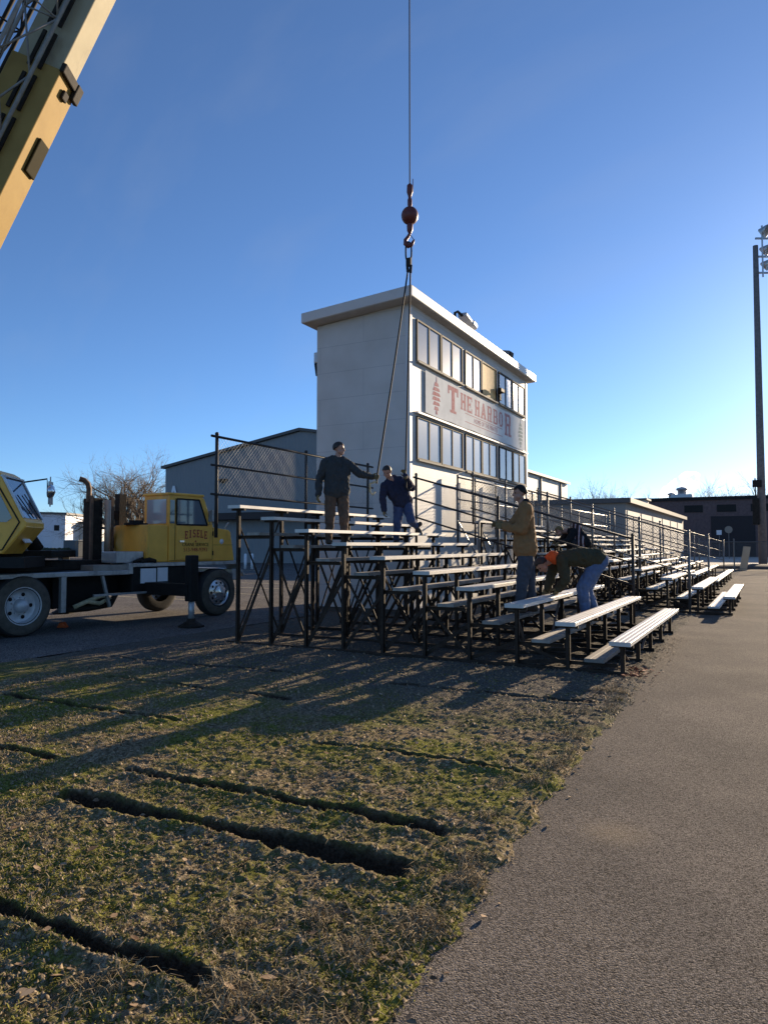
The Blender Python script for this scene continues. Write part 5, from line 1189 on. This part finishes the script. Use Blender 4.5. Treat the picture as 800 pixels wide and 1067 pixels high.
    def finish(s, mats):
        names = list(mats); mb = MB()
        for (p, q, r0, r1, m) in s.pr: capsule(mb, p, q, r0, r1)
        me = remeshed(mb, 'body', .0105, 5)
        nv = len(me.vertices); co = np.empty(nv * 3); me.vertices.foreach_get('co', co); co = co.reshape(-1, 3)
        nr = np.empty(nv * 3); me.vertices.foreach_get('normal', nr); nr = nr.reshape(-1, 3)
        best = np.full(nv, 9.0); mi = np.zeros(nv, int)
        for (p, q, r0, r1, m) in s.pr:
            P, Q = np.array(p), np.array(q); d = Q - P; L2 = max(1e-9, d @ d); t = np.clip(((co - P) @ d) / L2, 0, 1)
            dist = np.linalg.norm(co - (P + t[:, None] * d), axis=1) - (r0 + (r1 - r0) * t); b = dist < best; best[b] = dist[b]; mi[b] = names.index(m)
        cloth = np.array([n != 'skin' for n in names])[mi]
        w_ = np.array([mnoise.noise(V((c[0] * 9, c[1] * 9, c[2] * 5))) * .9 + mnoise.noise(V((c[0] * 22, c[1] * 22, c[2] * 15))) * .5 for c in co])
        fold = 1 - np.abs(w_) * 2.2
        co = co + nr * (cloth * fold * .017)[:, None]
        me.vertices.foreach_set('co', (co - np.array(ORI[s.t.name])).ravel())
        me.materials.clear()
        for n in names: me.materials.append(mats[n])
        fm = np.empty(len(me.polygons), int)
        for i, p in enumerate(me.polygons): vv = mi[list(p.vertices)]; fm[i] = np.bincount(vv).argmax()
        me.polygons.foreach_set('material_index', fm); me.polygons.foreach_set('use_smooth', [True] * len(me.polygons)); me.update()
        o = bpy.data.objects.new('body', me); COL.objects.link(o); o.parent = s.t; return s.t
def cl(name, c, v=.12): return mat(name, c, .9, 0, v, 14, .12, 60, spec=.15)
def local(person, P): # world -> (a,b,u)
    d = (V(P) - person.base) / person.sc; return V((d.dot(RT), -d.dot(F0), d.z))
def torso(p, pel, chest_lo, sh_l, sh_r, neck, m, wid=.0, belly=.0):
    pel, cl_, sl_, sr_, nk = map(V, (pel, chest_lo, sh_l, sh_r, neck)); ax = (sl_ - sr_).normalized()
    p.cap(pel + ax * .085, pel - ax * .085, .125 + belly, .125 + belly, m)
    p.cap(pel + ax * .06, cl_ + ax * .085, .13 + belly, .135, m); p.cap(pel - ax * .06, cl_ - ax * .085, .13 + belly, .135, m)
    ms = (sl_ + sr_) / 2; lo = cl_
    p.cap(lo, ms - (ms - lo).normalized() * .04, .135, .105, m); p.cap(pel, lo, .13, .13, m)
    p.cap(lo + ax * .09, sl_ - ax * .07 - (ms - lo).normalized() * .05, .135, .105, m); p.cap(lo - ax * .09, sr_ + ax * .07 - (ms - lo).normalized() * .05, .135, .105, m)
    p.cap(sl_ - ax * .03, ms + (nk - ms) * .5, .075, .065, m); p.cap(sr_ + ax * .03, ms + (nk - ms) * .5, .075, .065, m)
def arm(p, sh, el, wr, m, r=(.078, .062, .045)): p.limb([sh, el, wr], r, m)
def leg(p, hip, kn, an, m, r=(.105, .078, .056)): p.limb([hip, kn, an], r, m)

# 1 charcoal hoodie
b1 = at_d(351, 568, 12.3); b1.z = 1.60
p = Person('man in charcoal hoodie and brown trousers holding a slanting sling, tallest on the upper rows', b1, .98)
hw = local(p, HAND1); hw = V((hw.x, hw.y, hw.z))
torso(p, (0, 0, .95), (.0, 0, 1.17), (.19, -.09, 1.45), (-.19, .07, 1.45), (.01, -.01, 1.55), 'top', belly=.02)
arm(p, (.19, -.09, 1.42), (.40, -.04, 1.25), hw + V((-.09, 0, .02)), 'top'); arm(p, (-.21, .07, 1.42), (-.30, .07, 1.13), (-.32, .13, .88), 'top')
leg(p, (.09, -.03, .90), (.12, .02, .50), (.13, -.02, .12), 'trousers'); leg(p, (-.10, .03, .90), (-.12, .06, .50), (-.14, .03, .12), 'trousers')
p.cap((.0, -.01, 1.50), (.02, 0, 1.60), .058, .052, 'skin'); p.cap((-.07, .03, 1.50), (.07, -.05, 1.50), .062, .062, 'top'); p.cap((-.06, -.1, 1.46), (.04, -.12, 1.46), .07, .07, 'top')
p.head((.025, 0, 1.685), (1, .25, -.05)); p.hair(M['hair'])
p.glove(hw + V((-.09, 0, .02)), (1, .1, -.1), (.1, 1, .1)); p.glove((-.32, .13, .88), (-.1, .15, -1), (.8, -.3, 0))
p.boots((.13, -.02, .07), (.5, .9, 0)); p.boots((-.14, .03, .07), (.3, 1, 0))
p.finish({'top': cl('charcoal_hoodie', (0.0473, 0.05, 0.0513)), 'trousers': cl('brown_duck_trousers', (0.1148, 0.0743, 0.0513)), 'skin': M['skin']})
# 2 navy jacket, one leg raised
b2 = at_d(413, 568, 14.2); b2.z = 1.60
p = Person('man in navy jacket and jeans lifting one foot behind him, holding the upright sling', b2, .97)
hw = local(p, HAND2)
torso(p, (.13, 0, .88), (.03, .06, 1.06), (.10, -.03, 1.33), (-.23, .15, 1.22), (-.10, .12, 1.37), 'top')
arm(p, (.10, -.02, 1.30), (.31, .05, 1.16), hw + V((-.01, .06, -.02)), 'top'); arm(p, (-.24, .16, 1.19), (-.28, .20, .93), (-.25, .24, .70), 'top')
leg(p, (.05, .02, .84), (.02, .07, .47), (.0, .0, .12), 'trousers'); leg(p, (.20, -.02, .86), (.29, .10, .50), (.40, -.16, .40), 'trousers')
p.cap((-.10, .12, 1.32), (-.17, .19, 1.41), .056, .05, 'skin'); p.cap((-.14, .12, 1.33), (-.05, .07, 1.36), .06, .06, 'top')
p.head((-.19, .22, 1.475), (-.4, 1, -.7), (-.2, .6, 1)); p.hair(M['hair'])
p.glove((-.25, .24, .70), (-.05, .1, -1), (.9, .2, 0)); p.glove(hw + V((-.01, .06, -.02)), (-.1, -.5, .6), (-.6, .4, .2))
p.boots((.0, 0, .07), (-.2, 1, 0)); p.boots((.43, -.18, .36), (.6, .3, -.75))
p.finish({'top': cl('navy_jacket', (0.0297, 0.0324, 0.0567)), 'trousers': cl('dark_jeans', (0.0607, 0.081, 0.1553)), 'skin': M['skin']})
# 3 tan jacket
b3 = at_d(546, 639, 10.6); b3.z = .60
p = Person('man in tan work jacket and dark cap standing with his back half turned', b3, 1.0)
torso(p, (.02, 0, 1.00), (.02, 0, 1.25), (.0, .20, 1.54), (.06, -.18, 1.54), (-.01, 0, 1.64), 'top', belly=.035)
p.cap((.02, .09, .95), (.02, -.09, .95), .155, .155, 'top')
arm(p, (.0, .21, 1.51), (-.07, .26, 1.22), (-.29, .15, 1.27), 'top', (.09, .072, .056)); arm(p, (.05, -.19, 1.51), (-.14, -.22, 1.27), (-.33, -.08, 1.31), 'top', (.09, .07, .055))
leg(p, (.03, .09, .92), (-.04, .12, .50), (-.08, .10, .12), 'trousers', (.115, .085, .062)); leg(p, (.03, -.09, .92), (.10, -.10, .50), (.13, -.12, .12), 'trousers', (.115, .085, .062))
p.cap((-.01, 0, 1.58), (-.03, 0, 1.68), .06, .055, 'skin'); p.cap((.04, .06, 1.60), (.05, -.06, 1.60), .07, .07, 'hood'); p.cap((.06, 0, 1.56), (.08, 0, 1.50), .085, .07, 'hood')
p.head((-.045, 0, 1.765), (-1, .1, -.08)); p.hair(M['black'], 'cap')
p.glove((-.29, .15, 1.27), (-1, -.1, .1), (0, -1, 0)); p.glove((-.33, -.08, 1.31), (-1, .1, .0), (0, .8, -.3))
p.boots((-.08, .10, .07), (-1, .1, 0)); p.boots((.13, -.12, .07), (-1, -.1, 0))
p.finish({'top': cl('tan_duck_jacket', (.27, .145, .062)), 'trousers': cl('dark_work_trousers', (0.0675, 0.0702, 0.0837)), 'hood': cl('black_hood', (.02, .02, .022)), 'skin': M['skin']})
# 4 bending, olive jacket
b4 = at_d(606, 648, 11.2); b4.z = .40
p = Person('man in olive jacket with orange hood and jeans bending over a bench', b4, 1.0)
torso(p, (.22, 0, .98), (-.02, .02, 1.02), (-.34, .18, .98), (-.34, -.18, .99), (-.44, 0, .99), 'top', belly=.03)
p.cap((.25, .09, .96), (.25, -.09, .96), .14, .14, 'trousers')
leg(p, (.24, .10, .93), (-.02, .13, .54), (.04, .10, .12), 'trousers', (.125, .088, .06)); leg(p, (.26, -.10, .93), (.12, -.12, .52), (.24, -.12, .12), 'trousers', (.125, .088, .06))
arm(p, (-.34, .20, .95), (-.31, .24, .68), (-.40, .18, .53), 'top', (.088, .07, .052)); arm(p, (-.34, -.2, .95), (-.42, -.2, .70), (-.50, -.12, .52), 'top', (.088, .07, .052))
p.cap((-.42, .07, 1.00), (-.42, -.07, 1.00), .085, .085, 'hood'); p.cap((-.44, .03, 1.03), (-.50, -.03, .96), .075, .075, 'hood'); p.cap((-.44, 0, .98), (-.54, .0, .93), .058, .055, 'skin')
p.head((-.60, .01, .90), (-.5, .15, -.85), (-.8, 0, .6)); p.hair(M['hair'])
p.glove((-.40, .18, .53), (-.35, -.1, -.6), (-.3, -.6, .2)); p.glove((-.50, -.12, .52), (-.3, .1, -.5), (0, .7, .2))
p.boots((.04, .10, .07), (-1, .2, 0)); p.boots((.24, -.12, .07), (-1, -.1, 0))
p.finish({'top': cl('olive_jacket', (.062, .055, .032)), 'trousers': cl('blue_jeans', (.10, .145, .25)), 'hood': cl('orange_hood', (.62, .11, .03)), 'skin': M['skin']})
# 5 crouched on the middle section, striped back
b5 = at_d(600, 586, 17.6); b5.z = 1.2
stripe = cl('striped_shirt', (.02, .02, .022)); n_ = stripe.node_tree.nodes; l_ = stripe.node_tree.links
wv_ = n_.new('ShaderNodeTexWave'); wv_.inputs['Scale'].default_value = 3.4; wv_.bands_direction = 'X'; tc_ = n_.new('ShaderNodeTexCoord'); l_.new(tc_.outputs['Object'], wv_.inputs[0])
rp_ = n_.new('ShaderNodeValToRGB'); rp_.color_ramp.interpolation = 'CONSTANT'; e_ = rp_.color_ramp.elements; e_[0].color = (.02, .02, .022, 1); e_[1].position = .55; e_[1].color = (.30, .06, .05, 1); e3 = e_.new(.8); e3.color = (.40, .36, .36, 1)
l_.new(wv_.outputs['Fac'], rp_.inputs[0]); l_.new(rp_.outputs[0], n_['Principled BSDF'].inputs['Base Color'])
p = Person('crouching man in black with a striped back, mostly hidden behind the man in olive', b5, 1.0)
torso(p, (.20, .08, .46), (.08, .06, .60), (-.10, .20, .74), (-.12, -.16, .74), (-.22, 0, .74), 'top')
p.cap((.06, .20, .46), (-.02, .12, .86), .14, .10, 'stripe')
leg(p, (.20, .16, .44), (-.12, .22, .46), (.06, .18, .12), 'trousers'); leg(p, (.20, -.1, .44), (-.12, -.16, .46), (.08, -.14, .12), 'trousers')
arm(p, (-.10, .22, .72), (-.26, .26, .50), (-.42, .18, .46), 'top'); arm(p, (-.12, -.18, .72), (-.3, -.2, .52), (-.45, -.1, .48), 'top')
p.cap((-.22, 0, .74), (-.32, .0, .73), .056, .052, 'skin'); p.head((-.40, .02, .74), (-1, .2, -.5), (-.5, 0, 1)); p.hair(M['glove'], 'cap')
p.glove((-.42, .18, .46), (-1, 0, -.3), (0, -.3, -1)); p.glove((-.45, -.1, .48), (-1, 0, -.3), (0, .3, -1))
p.boots((.06, .18, .07), (-1, .1, 0)); p.boots((.08, -.14, .07), (-1, 0, 0))
p.finish({'top': cl('black_shirt', (.018, .018, .02)), 'stripe': stripe, 'trousers': cl('black_trousers', (.03, .03, .034)), 'skin': M['skin']})
